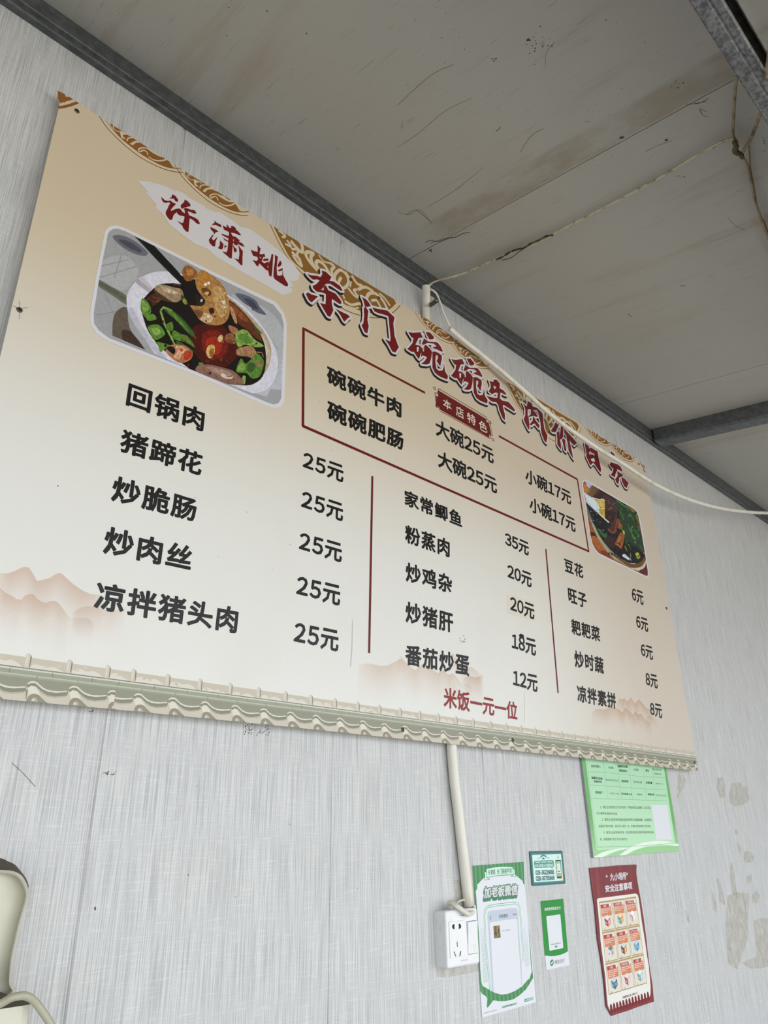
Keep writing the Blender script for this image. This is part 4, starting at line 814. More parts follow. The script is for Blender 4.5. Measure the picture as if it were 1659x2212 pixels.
# rocker tilted: pressed in at the top
rx0, rx1 = at_y(z((905, 1000)), -0.029).x, sx1 - 0.006
rz0, rz1 = at_y(z((915, 1625)), -0.028).z, at_y(z((890, 925)), -0.028).z
v = [(rx0, sd_, rz0), (rx1, sd_, rz0), (rx1, sd_, rz1), (rx0, sd_, rz1), (rx0, sd_ - 0.0012, rz0), (rx1, sd_ - 0.0012, rz0), (rx1, sd_ - 0.0048, rz1), (rx0, sd_ - 0.0048, rz1)]
mesh('rocker_switch', v, [(4, 5, 6, 7), (0, 1, 5, 4), (1, 2, 6, 5), (2, 3, 7, 6), (3, 0, 4, 7), (0, 3, 2, 1)], SW, sk)
gv = Print(sd_); gv.wstroke([(rx0 - .0012, rz0 - .0008), (rx1 + .0008, rz0 - .0008), (rx1 + .0008, rz1 + .0008), (rx0 - .0012, rz1 + .0008)], 0.0008, M((120, 118, 116), 0.5), 0.6, True); gv.build('rocker_gap', sk)
tag(tube_obj('flexible_cable', [at_y(z(p), y) for p, y in (((1030, 560), -.012), ((1040, 640), -.014), ((1015, 710), -.024), ((930, 752), -.034), ((880, 730), -.036), ((780, 655), -.034), ((650, 570), -.028), ((560, 510), -.020), ((515, 520), -.013), ((520, 590), -.010), ((560, 680), -.010))], 0.0042, PVC, n=12),
    'bent cream cable between the conduit end and the top of the wall socket', 'cable')
tag(tube_obj('thin_cable', [at_y(z(p), y) for p, y in (((840, 440), -.011), ((770, 450), -.012), ((700, 480), -.012), ((670, 540), -.011), ((690, 620), -.010), ((730, 690), -.010))], 0.0017, CBL, n=8),
    'thin short cable curling behind the bent cable above the socket', 'cable')

# ---------------------------------------------------------------- cables under the roof
DC = (lambda t: t.done(t.mix(t.smooth(t.noise((60, 60, 60), 1, 4, 0.65), 0.45, 0.68), L3(204, 194, 168), L3(150, 134, 104)), 0.5, 0.4))(NT('dusty_cable'))
DC2 = (lambda t: t.done(t.mix(t.smooth(t.noise((50, 50, 50), 1, 4, 0.65), 0.4, 0.68), L3(158, 142, 112), L3(100, 84, 60)), 0.6, 0.3))(NT('browned_cable'))
MUD = M((64, 48, 34), 0.8, name='cobweb_dirt')
z = zf(850, 550, .1507)
wire = [at_y(z((500, 470)), -.032), at_y(z((525, 430)), -.040)] + [at_ceil(p, o) for p, o in (((940.4, 608), .030), ((970.6, 599.7), .018), ((1008, 587.7), .010), ((1071, 559.5), .008), ((1120, 540), .008), ((1167.6, 520.8), .008), ((1196.6, 504), .008), ((1270, 466), .008), ((1341, 429), .008), ((1390, 402), .008), ((1437.7, 376), .009), ((1500, 338), .011), ((1553.4, 308.6), .014), ((1571, 301), .016), ((1583, 298.5), .019), ((1591, 303), .020), ((1593.5, 314), .021))]
wr = tag(tube_obj('ceiling_wire', wire, 0.0026, DC, n=8), 'thin cream wire running along the ceiling from the conduit mouth to the dirty knot', 'wire')
cw = []
for i in range(9):
    t0 = i / 8; p = (1071 + (1195 - 1071) * t0, 559 + (505 - 559) * t0)
    cw.append(at_ceil((p[0] + random.uniform(-3, 3), p[1] + random.uniform(-2, 3)), 0.011))
tube_obj('cobweb', cw, [0.0008 + 0.0022 * random.random() for _ in range(8 * 4 + 1)], MUD, wr, n=6, sub=4)
tube_obj('cobweb', [at_ceil(p, .012) for p in ((1140, 531), (1120, 545), (1104, 557), (1085, 562))], 0.0009, MUD, wr, n=5)
tube_obj('cobweb', [at_ceil(p, .012) for p in ((1545, 315), (1540, 320), (1552, 312), (1570, 304))], 0.0009, MUD, wr, n=5)
tag(tube_obj('hanging_cable', [at_ceil(p, o) for p, o in (((1592.5, 160), .06), ((1588, 200), .04), ((1585, 250), .025), ((1583.5, 285), .02), ((1586, 303), .022), ((1589, 316), .024))], 0.0025, DC2, n=8),
    'straight dusty cable dropping from the steel purlin to the knot under the ceiling', 'cable')
tag(tube_obj('branch_cable', [at_ceil(p, o) for p, o in (((1605, 329), .026), ((1610, 319), .027), ((1622.5, 298), .032), ((1640, 250.6), .05), ((1650, 215), .08), ((1654.5, 190), .11), ((1657, 150), .13), ((1662, 110), .13))], 0.0030, DC2, n=8),
    'dusty cable rising from the knot over the face of the steel purlin', 'cable')
dn = [(1599, 336), (1606, 342), (1615.3, 360), (1622.5, 392.5), (1632.7, 438.8), (1640, 460), (1645.7, 477), (1659, 512), (1680, 560)]
dnc = tag(tube_obj('downward_cable', [at_ceil(p, .016) for p in dn], 0.0026, DC2, n=8), 'dirty cable hanging from the knot toward the right edge of the ceiling', 'cable')
tube_obj('cobweb_strand', [at_ceil(p, .014) for p in ((1617, 308), (1619, 330), (1621, 362), (1628, 400), (1634, 436), (1642, 466), (1650, 478), (1661, 505), (1682, 552))], 0.0014, M((120, 104, 78), 0.7, name='cobweb_dirt'), dnc, n=6)  # second strand of the twisted downward cable
kn = [at_ceil(p, o) for p, o in (((1586, 304), .024), ((1590, 318), .027), ((1588, 326), .024), ((1594, 331), .029), ((1600, 334), .026), ((1604, 341), .024))]
tag(tube_obj('cable_knot', kn, [0.0036, 0.0048, 0.0040, 0.0055, 0.0044, 0.0058, 0.0050, 0.0060, 0.0046, 0.0056, 0.0042, 0.0046, 0.0040, 0.0048, 0.0038, 0.0036], M((96, 80, 58), 0.8, name='cobweb_dirt'), n=8, sub=3),
    'dirty taped knot where the ceiling cables meet', 'cable knot')

# ---------------------------------------------------------------- papers and plates on the wall
def sheet(name, label, cat, s, z, y, th, mat):
    q = [at_y(z(p), y) for p in (P(s) if isinstance(s, str) else s)]; n = len(q)
    root = thing(name, label, cat, (sum(p.x for p in q) / n, 0, min(p.z for p in q)))
    tr_ = tessellate_polygon([[Vector((p.x, p.z, 0)) for p in q]])
    v = [(p.x, y, p.z) for p in q] + [(p.x, y + th, p.z) for p in q]
    mesh('sheet', v, [tuple(t_) for t_ in tr_] + [tuple(n + k for k in t_) for t_ in tr_] + [(i, (i + 1) % n, n + (i + 1) % n, n + i) for i in range(n)], mat, root)
    return root
PW = M((222, 224, 232), 0.4, 0.95, name='white_paper')
def stripes(name, a, b, freq):
    t = NT(name); x, y, zz = t.xyz(); s_ = t.math('SINE', t.math('MULTIPLY', x, freq))
    return t.done(t.mix(t.smooth(s_, -0.25, 0.25), a, b), 0.4, 0.5)
# big green poster
z5a, z6a = zf(1010, 1850, .09042), zf(1010, 2030, .09042)
A_ = lambda s: [z5a(p) for p in P(s)]
B_ = lambda s: [z6a(p) for p in P(s)]
wp = sheet('contact_poster', 'tall white and green poster beside the wall socket', 'poster', A_("115,225 1338,130") + B_("1635,1490 350,1860"), lambda p: p, -0.0012, 0.001, PW)
p1 = Print(-0.0012); GS = stripes('green_stripes', L3(48, 122, 66), L3(70, 146, 88), 520); GDK = M((48, 120, 88), 0.4); MINT = M((198, 232, 216), 0.4)
p1.poly(A_("115,225 1338,130 1365,690 1490,1990") + B_("1530,560 1568,905 1490,1040 1400,1180 1250,1320 1100,1420 900,1468 750,1470 620,1445 480,1625 455,1600 470,1400 430,1345 350,1295 310,1235 290,1000"), GS, 1)
inner = A_("385,510 700,460 1030,440 1150,445 1325,590 1320,625 1370,695 1430,1300 1478,1990") + B_("1512,560 1535,760 1480,930 1440,960 1300,1120 1130,1230 950,1300 800,1315 650,1270 480,1180 360,1110 325,1010 300,700 275,0") + A_("205,1000 188,825 215,790 230,720 215,685")
p1.poly(inner, PW, 2); p1.stroke(inner, 0.0007, GDK, 2.4, None, True)
# halftone dots in the two side bands
for side in (0, 1):
    for r_ in range(40):
        for c_ in range(9):
            yy = -260 + r_ * 33
            x0 = (283 + .07 * (yy + 260) if yy < 700 else 318 + (yy - 600) * .10) if side == 0 else 1300 + .075 * (yy + 260)
            x1 = 430 + .075 * (yy + 100) if side == 0 else 1425 + .068 * (yy + 260)
            xx = x0 + 18 + c_ * 22 + (11 if r_ % 2 else 0)
            if xx > x1 - 8 or (side == 1 and yy > 640) or yy > 1060: continue
            q = p1.w(z6a((xx, yy - (xx - x0) * .25))); e = 0.0004 + 0.00025 * min(1, r_ / 14)
            p1.disc(q, e, e, GDK, 2.5, 5)
pf = A_("425,1990 400,1420 415,1290 470,1205 700,1160 1140,1110 1205,1140 1240,1220 1270,1500 1305,1990") + B_("1335,520")
pf = B_("545,1230") + pf
p1.stroke(pf, 0.0040, GDK, 3); p1.stroke(pf, 0.0026, MINT, 3.3)
p1.poly(A_("470,1390 490,1320 540,1300 1140,1225 1190,1265 1205,1400 1240,1990") + B_("1285,560 1295,1000 1290,1095 1100,1235 950,1295 800,1310 650,1268 585,1240 510,0"), M((186, 194, 210), 0.4), 4)
p1.poly(A_("525,1620 560,1570 1140,1482 1185,1515 1205,1990") + B_("1250,560 1275,1000 1272,1105 1100,1235 950,1295 800,1310 650,1268 625,1255 555,0"), PW, 5)
p1.stroke(A_("560,1415 525,1470 565,1515"), 0.0009, INK, 6)
for x_ in (1095, 1123, 1150): p1.disc(p1.w(z5a((x_, 1388 - (x_ - 1095) * .12))), .001, .0014, INK, 6, 8)
p1.text("老板微信", "740,1392 960,1362 965,1455 745,1482", INK, 6, z5a)
AV = NT('small_photo'); AV = AV.done(AV.mix(AV.smooth(AV.noise((260, 260, 120), 1, 5, 0.7), 0.4, 0.62), L3(52, 48, 40), L3(150, 124, 62)), 0.4)
p1.poly("610,1665 765,1645 785,1935 635,1960", AV, 6, z5a)
p1.text("许潇姚 东门碗碗牛肉", "810,1770 1015,1738 1017,1765 812,1797", INK, 6, z5a)
rib = "440,300 600,262 750,245 900,240 1075,250 1092,437 950,440 800,450 650,467 455,508"
p1.poly("395,360 440,372 455,508 525,545 405,565 415,450", MINT, 5, z5a); p1.poly("1120,295 1085,312 1095,440 1030,470 1142,490 1130,440", MINT, 5, z5a)
for s in ("395,360 440,372 455,508 525,545 405,565 415,450", "1120,295 1085,312 1095,440 1030,470 1142,490 1130,440"): p1.stroke(s, .0008, GDK, 5.3, z5a, True)
p1.poly(rib, MINT, 6, z5a); p1.stroke(rib, .0009, GDK, 6.3, z5a, True)
p1.text("许潇姚 东门碗碗牛肉", "475,322 1045,270 1050,402 480,447", M((30, 70, 52), 0.4), 7, z5a, 0.008)
p1.build('printed_panel', wp)
p2 = Print(-0.0012); TQ = "395,735 1195,655 1185,920 385,1005"
ink_ = p2.text("加老板微信", TQ, WHT, 9, z5a, 0.035)
for k in range(5): p2.text("加老板微信", TQ, GDK, 7 + k * .05, z5a, 0.12, (-.0004 * k, -.0011 * k), 1.0, ink_)
p2.build('heading_lettering', wp)
p3 = Print(-0.0012); p3.text("本店推荐使用微信支付", "820,1588 1170,1497 1172,1545 822,1638", M((40, 140, 80), 0.4), 4, z6a, 0.02)
p3.poly("1358,1420 1575,1363 1582,1428 1362,1487", M((50, 150, 90), 0.4), 3, z6a); p3.poly("1470,1398 1570,1372 1575,1422 1474,1450", PW, 4, z6a)
for i in range(11): p3.stroke([z6a((385 + i * 29, 1757 - i * 7.6)), z6a((385 + i * 29 + 20, 1752 - i * 7.6))], 0.0009, M((120, 124, 130), 0.5), 4)
for i in range(5): p3.stroke([z6a((1375 + i * 18, 1450 - i * 5)), z6a((1387 + i * 18, 1446 - i * 5))], 0.0018, PW, 4)
for i in range(3): p3.stroke([z6a((1490 + i * 24, 1420 - i * 6)), z6a((1506 + i * 24, 1415 - i * 6))], 0.0018, GDK, 5)
p3.build('footer_lettering', wp)
# teal phone-number plate
z = zf(1140, 1830, .05425); TD, TM, TP = M((30, 92, 102), 0.4), M((52, 128, 128), 0.4), M((206, 234, 228), 0.4); NAVY = M((22, 74, 88), 0.4)
ph = sheet('phone_number_plate', 'small teal plate with two phone numbers above the narrow green sticker', 'sign', "75,185 95,165 1355,143 1385,165 1505,1420 1480,1452 215,1545 185,1520", z, -0.0022, 0.002, TD)
p4 = Print(-0.0022); p4.poly("125,250 145,238 1325,213 1350,235 1455,1370 1440,1390 255,1467 232,1450", TM, 1, z); p4.poly("172,330 190,308 1295,276 1325,295 1410,1315 1395,1330 275,1398 255,1380", TP, 2, z)
bub = "245,600 265,545 990,515 1030,555 1045,760 1010,800 985,802 972,862 925,805 295,832 258,790"
p4.poly(bub, M((66, 140, 126), 0.4), 3, z)
for i in range(3):
    for k in range(6): p4.stroke([z((305 + i * 240 + k * 33, 605 - i * 9 - k)), z((305 + i * 240 + k * 33 + 23, 603 - i * 9 - k))], .0022, TP, 4)
p4.text("彭山供电24小时服务电话", "360,665 1010,648 1015,785 370,808", TP, 4, z, 0.02); p4.poly("268,700 340,690 345,790 275,795", TP, 4, z); p4.disc(p4.w(z((306, 745))), .0012, .0022, TM, 4.5, 10)
p4.text("028-36226666", "290,915 1040,890 1050,1080 305,1110", NAVY, 4, z, 0.045); p4.text("028-36755666", "310,1150 1060,1125 1070,1305 325,1350", NAVY, 4, z, 0.045)
p4.poly("578,500 572,460 622,405 668,455 662,495 640,497 622,452 602,500", NAVY, 4, z); p4.stroke("505,430 530,360 620,325 710,355 740,415", .0030, TM, 3.5, z); p4.stroke("385,442 480,438", .001, TM, 4, z); p4.stroke("760,432 860,428", .001, TM, 4, z); p4.stroke("1190,330 1215,360 1190,400 1150,440", .0012, TM, 4, z); p4.stroke("1230,400 1240,445", .0012, TM, 4, z)
PCH = M((236, 208, 168), 0.4)
p4.poly("1300,600 1345,760 1410,1325 1340,1325 1330,900", PCH, 3, z)
for s in ("1075,670 1140,690 1165,760 1110,755", "1090,850 1150,870 1170,930 1110,920", "1105,1010 1160,1030 1175,1090 1120,1080"): p4.poly(s, PCH, 5, z)
p4.poly("1092,525 1112,512 1300,505 1318,520 1348,1225 1335,1240 1180,1250 1162,1235", M((36, 44, 44), 0.4), 4, z); p4.poly("1112,560 1300,550 1332,1160 1170,1172", M((142, 196, 152), 0.4), 5, z); p4.poly("1158,660 1285,652 1300,905 1175,912", M((214, 222, 222), 0.4), 6, z); p4.poly("1160,935 1320,920 1328,1020 1170,1032", M((226, 232, 236), 0.4), 6, z); p4.stroke("1185,972 1295,962", .0012, NAVY, 7, z); p4.stroke("1200,1070 1265,1062", .0018, M((176, 110, 80), 0.4), 6, z)
p4.build('printed_panel', ph)
# narrow green payment sticker
z = zf(1150, 1930, .08137); PG = M((34, 138, 54), 0.45, 1, 0.3)
py = sheet('payment_sticker', 'narrow green sticker with a white foot below the teal phone plate', 'sticker', "215,205 820,140 985,1900 375,2035", z, -0.001, 0.0008, PW)
p5 = Print(-0.001); p5.poly("215,205 820,140 945,1530 880,1575 750,1628 600,1660 480,1665 335,1650", PG, 1, z)
p5.poly("368,620 385,603 720,555 740,568 820,1430 808,1452 470,1520 452,1505", PW, 2, z); p5.text("推荐使用微信支付", "320,382 745,335 750,418 325,468", PW, 3, z, 0.02); p5.text("许潇姚东门碗碗牛肉", "485,1337 748,1292 752,1335 490,1382", M((70, 74, 80), 0.4), 3, z)
p5.poly("592,1405 605,1392 650,1380 662,1395 660,1415 648,1428 610,1438 596,1428", M((70, 140, 110), 0.4), 3, z)
e_ = [z((518 + 50 * math.cos(t_ * .314), 1838 + 84 * math.sin(t_ * .314) - 12 * math.cos(t_ * .314))) for t_ in range(20)]
p5.poly(e_, M((44, 136, 84), 0.4), 2, None); p5.poly("478,1880 500,1880 540,1915 495,1932", M((44, 136, 84), 0.4), 2, z); p5.stroke("492,1838 512,1862 552,1800", .0022, PW, 3, z); p5.text("微信支付", "590,1775 850,1722 852,1830 597,1882", M((104, 108, 114), 0.4), 3, z)
p5.build('printed_panel', py)
# green licence board
z = zf(1200, 1600, .18083); GY = -0.0065
lt, rt = at_y(z((305, 225)), GY), at_y(z((1320, 325)), GY); lb, rb = at_y(z((455, 1400)), GY), at_y(z((1480, 1315)), GY)
ztop = 0.30; q = [(lb.x, lb.z), (rb.x, rb.z), (rt.x, ztop), (lt.x, ztop)]
lic = thing('licence_board', 'pale green notice board tucked under the bottom right of the menu board', 'notice board', ((lb.x + rb.x) / 2, 0, lb.z))
v = [(p[0], GY, p[1]) for p in q] + [(p[0], -0.0005, p[1]) for p in q]
mesh('board', v, [(0, 1, 2, 3), (7, 6, 5, 4), (0, 4, 5, 1), (1, 5, 6, 2), (2, 6, 7, 3), (3, 7, 4, 0)], [M((150, 150, 160), 0.5, name='foam_edge')], lic)
p6 = Print(GY); t = NT('green_print'); x, y, zz = t.xyz(); GB = t.done(t.mix(t.smooth(zz, -0.06, 0.04), L3(158, 208, 150), L3(104, 172, 100)), 0.3); PGN = (lambda t: t.done(t.mix(t.smooth(t.xyz()[2], 0.0, 0.14), L3(184, 226, 188), L3(172, 218, 182)), 0.25))(NT('pale_green_print'))
p6.wpoly(q, GB, 1)
p6.wpoly([p6.w(z((500, 1310)))] + [p6.w(z((1415, 1245))), p6.w(z((1430, 1225)))] + [(p6.w(z((1295, 320)))[0], ztop), (p6.w(z((350, 225)))[0], ztop)] + [p6.w(z((488, 1290)))], PGN, 2)
SWO = M((226, 240, 228), 0.3)
p6.poly("455,1390 540,1340 650,1305 800,1280 890,1285 760,1310 660,1345 560,1392", SWO, 3, z); p6.poly("760,1370 830,1315 920,1260 1050,1215 1200,1195 1330,1200 1470,1235 1474,1260 1250,1240 1080,1265 940,1310 840,1365", SWO, 3.3, z)
GLN = M((120, 172, 128), 0.4)
for s in ("388,372 580,378 1050,432 1310,440", "405,528 600,540 1090,578 1315,580", "425,690 800,700 1335,720", "495,1272 1000,1258 1425,1225", "570,250 622,690", "735,255 787,700", "868,270 922,705", "1045,300 1086,712", "1150,310 1192,715", "375,240 425,690 500,1270"): p6.stroke(s, .0009, GLN, 3.6, z)
p6.poly("1145,770 1330,765 1395,1180 1205,1185", PW, 3.8, z)
DG = M((34, 62, 46), 0.4)
for s, qd, bo in (("法定代表人", "420,285 535,292 540,326 425,318", .03), ("许潇姚", "625,305 690,310 692,340 627,335", 0), ("油烟净化设备", "740,285 860,292 862,325 742,320", .03), ("使用负责人", "758,340 858,350 860,380 760,372", .03), ("许潇姚", "930,330 990,335 992,364 932,359", 0), ("地址", "1072,340 1115,345 1117,374 1074,369", .03),
                  ("眉山市彭山区", "1155,325 1262,335 1263,364 1157,356", 0), ("乌镇街58号", "1170,380 1262,390 1263,414 1172,406", 0), ("油烟净化设备", "425,425 560,437 562,470 428,460", .03), ("安装时间", "455,472 548,480 550,507 458,500", .03), ("2020年5月01日", "595,452 745,465 747,492 597,482", 0),
                  ("设备类型", "785,465 868,472 870,502 787,496", .03), ("低空净化器", "930,477 1030,484 1031,512 932,505", 0), ("处理风量", "1078,485 1152,490 1154,519 1080,514", .03), ("8000m³/h", "1195,500 1278,504 1279,526 1197,523", 0), ("管理部门", "475,600 565,607 567,638 477,632", .02), ("一大队二中队", "628,612 762,623 764,647 630,641", 0),
                  ("执法监管人员", "785,617 910,630 912,653 787,644", .03), ("郭艳明", "970,630 1030,634 1032,657 972,653", 0), ("举报电话", "1100,628 1175,632 1177,657 1102,653", .03), ("028-38112328", "1195,640 1320,647 1321,667 1197,661", 0),
                  ("1、餐饮企业经营者在烹饪作业时，严禁使用高污染燃料，应当开启", "530,775 1130,785 1132,820 532,810", 0), ("并正确使用油烟净化设备。", "490,850 740,858 742,888 492,881", 0), ("2、餐饮企业经营者应根据设备使用频率及油烟排放量，对油烟净化", "550,925 1150,930 1152,963 552,959", 0),
                  ("设施进行维护保养，每月至少清洗一次，并做好清洗和维护记录台账。", "512,1004 1140,1005 1142,1036 514,1037", 0), ("3、餐饮企业经营者未安装、未正常使用或未定期清洗油烟净化设备", "570,1080 1170,1078 1172,1109 572,1112", 0), ("的，由管理部门依法予以行政处罚。", "530,1160 860,1160 862,1190 532,1195", 0)):
    p6.text(s, qd, DG, 4, z, bo)
p6.build('printed_panel', lic)
# red safety poster, its sides gently wavy
za1, zb1 = zf(1270, 1860, .08135), zf(1290, 2030, .08135)
A_ = lambda s: [za1(p) for p in P(s)]
B_ = lambda s: [zb1(p) for p in P(s)]
RP = (lambda t: t.done(t.mix(t.smooth(t.noise((40, 3, 5), 1, 3, 0.5), 0.45, 0.75), L3(116, 18, 28), L3(140, 50, 56)), 0.35))(NT('red_paper'))
outline = A_("45,185 400,160 800,118 1295,95 1285,300 1310,500 1390,950 1480,1500") + B_("1310,0 1340,300 1390,700 1470,1200 1510,1640 1150,1760 800,1890 600,1950 385,2025 240,1765 190,1150 100,500 15,0") + A_("180,1200 120,800")
rp = sheet('safety_poster', 'long red safety poster with nine illustrated boxes on the wall', 'poster', outline, lambda p: p, -0.003, 0.001, RP)
p7 = Print(-0.003); CW = M((228, 226, 220), 0.4, 0.98)
p7.poly(A_("238,1040 262,990 1270,862 1320,895 1350,1000 1430,1600") + B_("1265,0 1320,400 1370,700 1420,1250 1415,1430 1395,1510 860,1690 335,1865 282,1750 255,1500 215,1000 150,500 85,0") + A_("320,1900 275,1400"), CW, 1)
RM = M((116, 18, 28), 0.45, 1, 0.3)
for i in range(13):
    cx, cy = 370 + i * (1350 - 370) / 12, 1812 - i * (1812 - 1480) / 12; c = p7.w(zb1((cx, cy))); r1 = .0047; r2 = .0075
    p7.disc(c, r1, r2, RM, 2, 14); p7.wpoly([(c[0] - r1, c[1]), (c[0] + r1, c[1]), (c[0] + r1, c[1] - .0095), (c[0] - r1, c[1] - .0095)], RM, 2)
p7.text("“九小场所”", "468,345 1060,280 1060,488 478,542", WHT, 3, za1, 0.04); p7.text("安全注意事项", "450,640 1165,545 1180,752 462,838", WHT, 3, za1, 0.04)
p7.text("苏祠街道党工委.办事处 宣", "670,1502 1065,1380 1068,1442 674,1572", M((104, 52, 44), 0.4), 3, zb1, 0.02)
G0 = [p7.w(q_) for q_ in A_("290,1095 1285,950") + B_("1340,1180 305,1500")]
def cell(u, t_):
    a = Vector(G0[0]) * (1 - u) + Vector(G0[1]) * u; b = Vector(G0[3]) * (1 - u) + Vector(G0[2]) * u; c = a * (1 - t_) + b * t_; return (c.x, c.y)
GOLD, GOLD2, BEI, BAR, ORA = M((176, 146, 82), 0.4), M((150, 116, 56), 0.4), M((222, 216, 202), 0.4, 0.97), M((176, 40, 46), 0.4), M((206, 124, 84), 0.4)
BL = [((226, 216, 222), (150, 62, 70), (214, 130, 130)), ((236, 204, 150), (70, 150, 160), (210, 150, 90)), ((236, 236, 236), (200, 150, 150), (226, 226, 230)), ((120, 120, 122), (214, 214, 220), (206, 188, 176)), ((206, 206, 214), (90, 60, 44), (210, 150, 70)), ((170, 206, 222), (104, 164, 196), (70, 120, 160)), ((190, 204, 208), (80, 120, 140), (44, 84, 110)), ((228, 210, 214), (170, 72, 96), (222, 190, 196)), ((220, 228, 232), (120, 156, 166), (176, 200, 206))]
for i, title in enumerate(("小餐饮", "小公共娱乐场所", "小学校幼儿园", "小商店", "小旅馆", "小生产加工企业", "小网吧", "小美容洗浴场所", "小医院")):
    cx, cy = i % 3, i // 3; g = lambda s: [cell((cx + .03 + .92 * p[0]) / 3, (cy + .02 + .93 * p[1]) / 3) for p in P(s)]
    p7.wpoly(g("0,0 1,0 1,1 0,1"), BEI, 2); p7.wstroke(g("0,0 1,0 1,1 0,1"), .0014, GOLD2, 2.4, True); p7.wpoly(g("-.03,-.04 1.03,-.04 1.03,.02 -.03,.02"), GOLD, 2.6)
    p7.wpoly(g(".08,.18 .92,.18 .92,.5 .08,.5"), ORA, 3); p7.wpoly(g(".06,.08 .74,.08 .76,.2 .06,.2"), BAR, 3.5)
    a_, b_, c_, d_ = g(".12,.095 .68,.095 .68,.19 .12,.19"); vs_, fs_ = layout(title, 0.02); m0, m1, n0, n1 = min(q_[0] for q_ in vs_), max(q_[0] for q_ in vs_), min(q_[1] for q_ in vs_), max(q_[1] for q_ in vs_)
    wq = (m1 - m0) / 8.0; out_ = []
    for q_ in vs_:
        u = (q_[0] - m0) / (m1 - m0) * min(1, wq + .15) + .5 - min(1, wq + .15) / 2; w_ = (q_[1] - n0) / (n1 - n0); pa, pb = Vector(d_) * (1 - u) + Vector(c_) * u, Vector(a_) * (1 - u) + Vector(b_) * u; pc = pa * (1 - w_) + pb * w_; out_.append((pc.x, pc.y))
    p7.tri(out_, fs_, WHT, 4)
    rg = random.Random(i)
    for k in range(rg.choice((3, 3, 4))):
        xx = .14
        while xx < (.86 if k < 2 else .55):
            e = xx + rg.uniform(.08, .2); p7.wstroke(g("%.3f,%.3f %.3f,%.3f" % (xx, .25 + k * .06, min(e, .88), .25 + k * .06)), .0011, CW, 4); xx = e + .03
    t1, t2, t3 = (M(c, 0.4) for c in BL[i])
    p7.wpoly(g(".5,.46 .74,.56 .52,.68 .27,.57"), t1, 5); p7.wpoly(g(".27,.57 .52,.68 .52,.90 .29,.79"), t2, 5); p7.wpoly(g(".52,.68 .74,.56 .74,.78 .52,.90"), t3, 5)
    p7.wstroke(g(".27,.57 .52,.68 .74,.56"), .0008, t2, 5.5); p7.wpoly(g(".33,.70 .40,.73 .40,.79 .33,.76"), t1, 5.6); p7.wpoly(g(".58,.70 .66,.66 .66,.76 .58,.80"), t1, 5.6)
    p7.wpoly(g(".2,.93 .24,.93 .24,.98 .2,.98"), M((120, 60, 40), 0.4), 4); p7.wpoly(g(".74,.04 .8,.04 .84,.2 .76,.2"), BEI, 4.5)
p7.build('printed_panel', rp)

# ---------------------------------------------------------------- white wall fan at the lower left
CRE = (lambda t: t.done(t.mix(t.math('MULTIPLY', t.smooth(t.noise((18, 18, 18), 1, 4, 0.6), 0.5, 0.75), 0.25), L3(200, 198, 182), L3(166, 158, 134)), 0.3, 0.5))(NT('cream_plastic'))
DUST = (lambda t: t.done(t.mix(t.noise((160, 160, 160), 1, 4, 0.7), L3(84, 76, 68), L3(128, 118, 108)), 0.9, 0.1))(NT('brown_dust'))
ap = thing('wall_fan_housing', 'cream plastic appliance housing with a dusty top at the lower left edge', 'appliance', (0.25, 0, -0.2))
z = zf(0, 1800, .18623)
rim = "-1500,300 -700,385 -300,412 0,425 120,433 200,456 260,500 305,575 330,650 335,720 318,800 280,930 245,1060 200,1250 155,1450 135,1620 145,1760 175,1890 -300,2000 -1500,2200"
rin = "-1500,335 -700,420 -300,445 0,456 112,464 187,488 243,538 283,612 304,680 306,735 290,815 252,945 217,1075 174,1260 131,1458 110,1635 108,1760 125,1865 -300,1965 -1500,2165"
pan = "-1500,352 -700,438 -300,462 0,472 105,480 178,504 230,552 268,620 288,684 290,732 275,810 238,938 203,1066 160,1255 118,1455 98,1635 96,1755 110,1850 -300,1948 -1500,2148"
FD = -0.062
def fl(s, y): return [at_y(z(p), y) for p in P(s)]
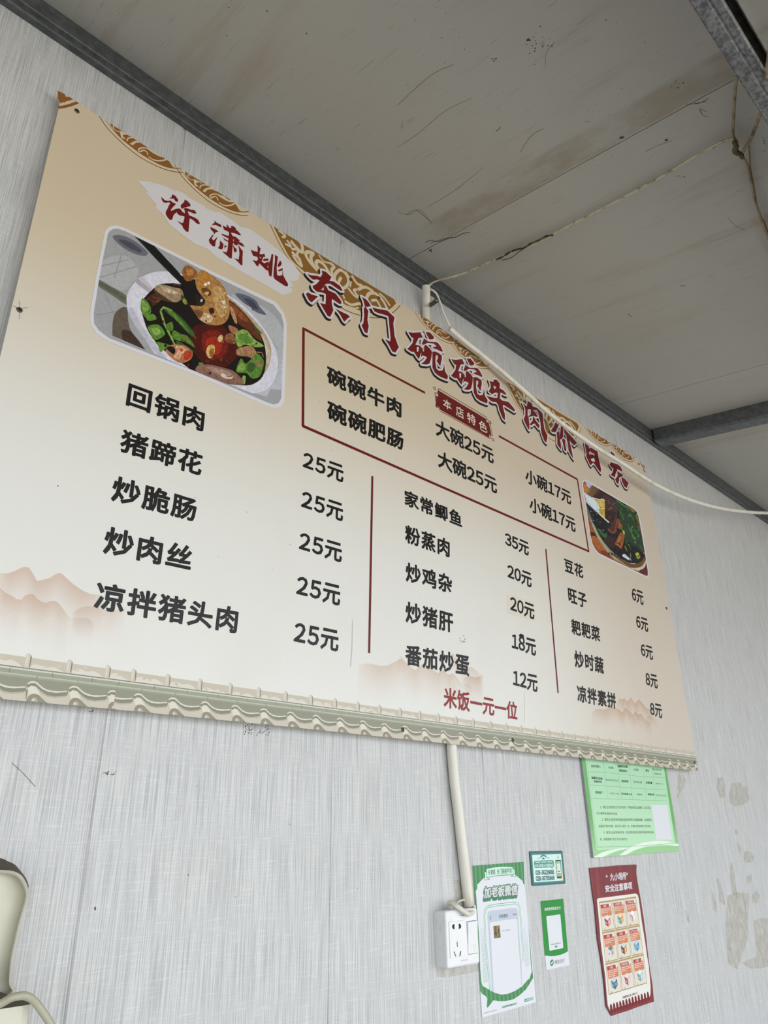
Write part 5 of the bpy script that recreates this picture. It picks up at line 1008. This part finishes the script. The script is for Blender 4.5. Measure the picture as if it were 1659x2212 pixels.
back = "-1500,120 -700,215 -300,250 0,287 90,325 170,362 240,440 300,520 333,610 335,690 318,790 280,915 243,1050 198,1240 150,1450 130,1610 140,1750 170,1880 -300,1990 -1500,2190"
def sm(l): return catmull(l, 3)
loops = [sm(fl(back, -0.001)), sm(fl(rim, FD + 0.006)), sm(fl(rim, FD)), sm(fl(rin, FD - 0.003)), sm(fl(pan, FD + 0.001)), sm(fl(pan, FD + 0.014))]
n = len(loops[0])
v = [tuple(p) for l in loops for p in l]; f, mi = [], []
for a in range(5):
    for i in range(n - 1): f.append((a * n + i, a * n + i + 1, (a + 1) * n + i + 1, (a + 1) * n + i)); mi.append(1 if (a == 0 and i < 24) else 0)
o = mesh('housing', v, f, [CRE, DUST], ap, mi=mi)
pv = loops[5]; tr_ = tessellate_polygon([[Vector((p.x, p.z, 0)) for p in pv]])
mesh('recessed_panel', [tuple(p) for p in pv], [tuple(t_) for t_ in tr_], CRE, ap)
# lower box
fr_ = at_y(z((342, 1988)), -0.15); zt_ = fr_.z; x1_ = fr_.x + 0.004
b = [(-0.35, -0.003), (x1_, -0.003), (x1_, -0.143), (x1_ - 0.003, -0.1485), (x1_ - 0.010, -0.150), (-0.35, -0.150)]
n = len(b); v = [(p[0], p[1], zt_) for p in b] + [(p[0], p[1], zt_ - 0.004) for p in b] + [(p[0], p[1], zt_ - 0.14) for p in b]
f = [(0, 1, 2, 3, 4, 5)] + [(k * n + i, k * n + (i + 1) % n, k * n + n + (i + 1) % n, k * n + n + i) for k in range(2) for i in range(n)]
mesh('base_box', v, f, [CRE, DUST], ap, mi=[1] + [0] * (len(f) - 1))
cb = [at_y(z(p), y) for p, y in (((-200, 2070), -.155), ((-60, 2010), -.155), ((40, 1960), -.158), ((130, 1910), -.162), ((210, 1890), -.164), ((290, 1885), -.164), ((360, 1915), -.162), ((430, 1985), -.16), ((500, 2080), -.16), ((560, 2170), -.16), ((620, 2280), -.16))]
tag(tube_obj('power_cord', cb, 0.0036, M((176, 174, 154), 0.4, 0.95, name='grey_cable'), n=12), 'grey power cord arching out of the cream housing at the lower left', 'cord')
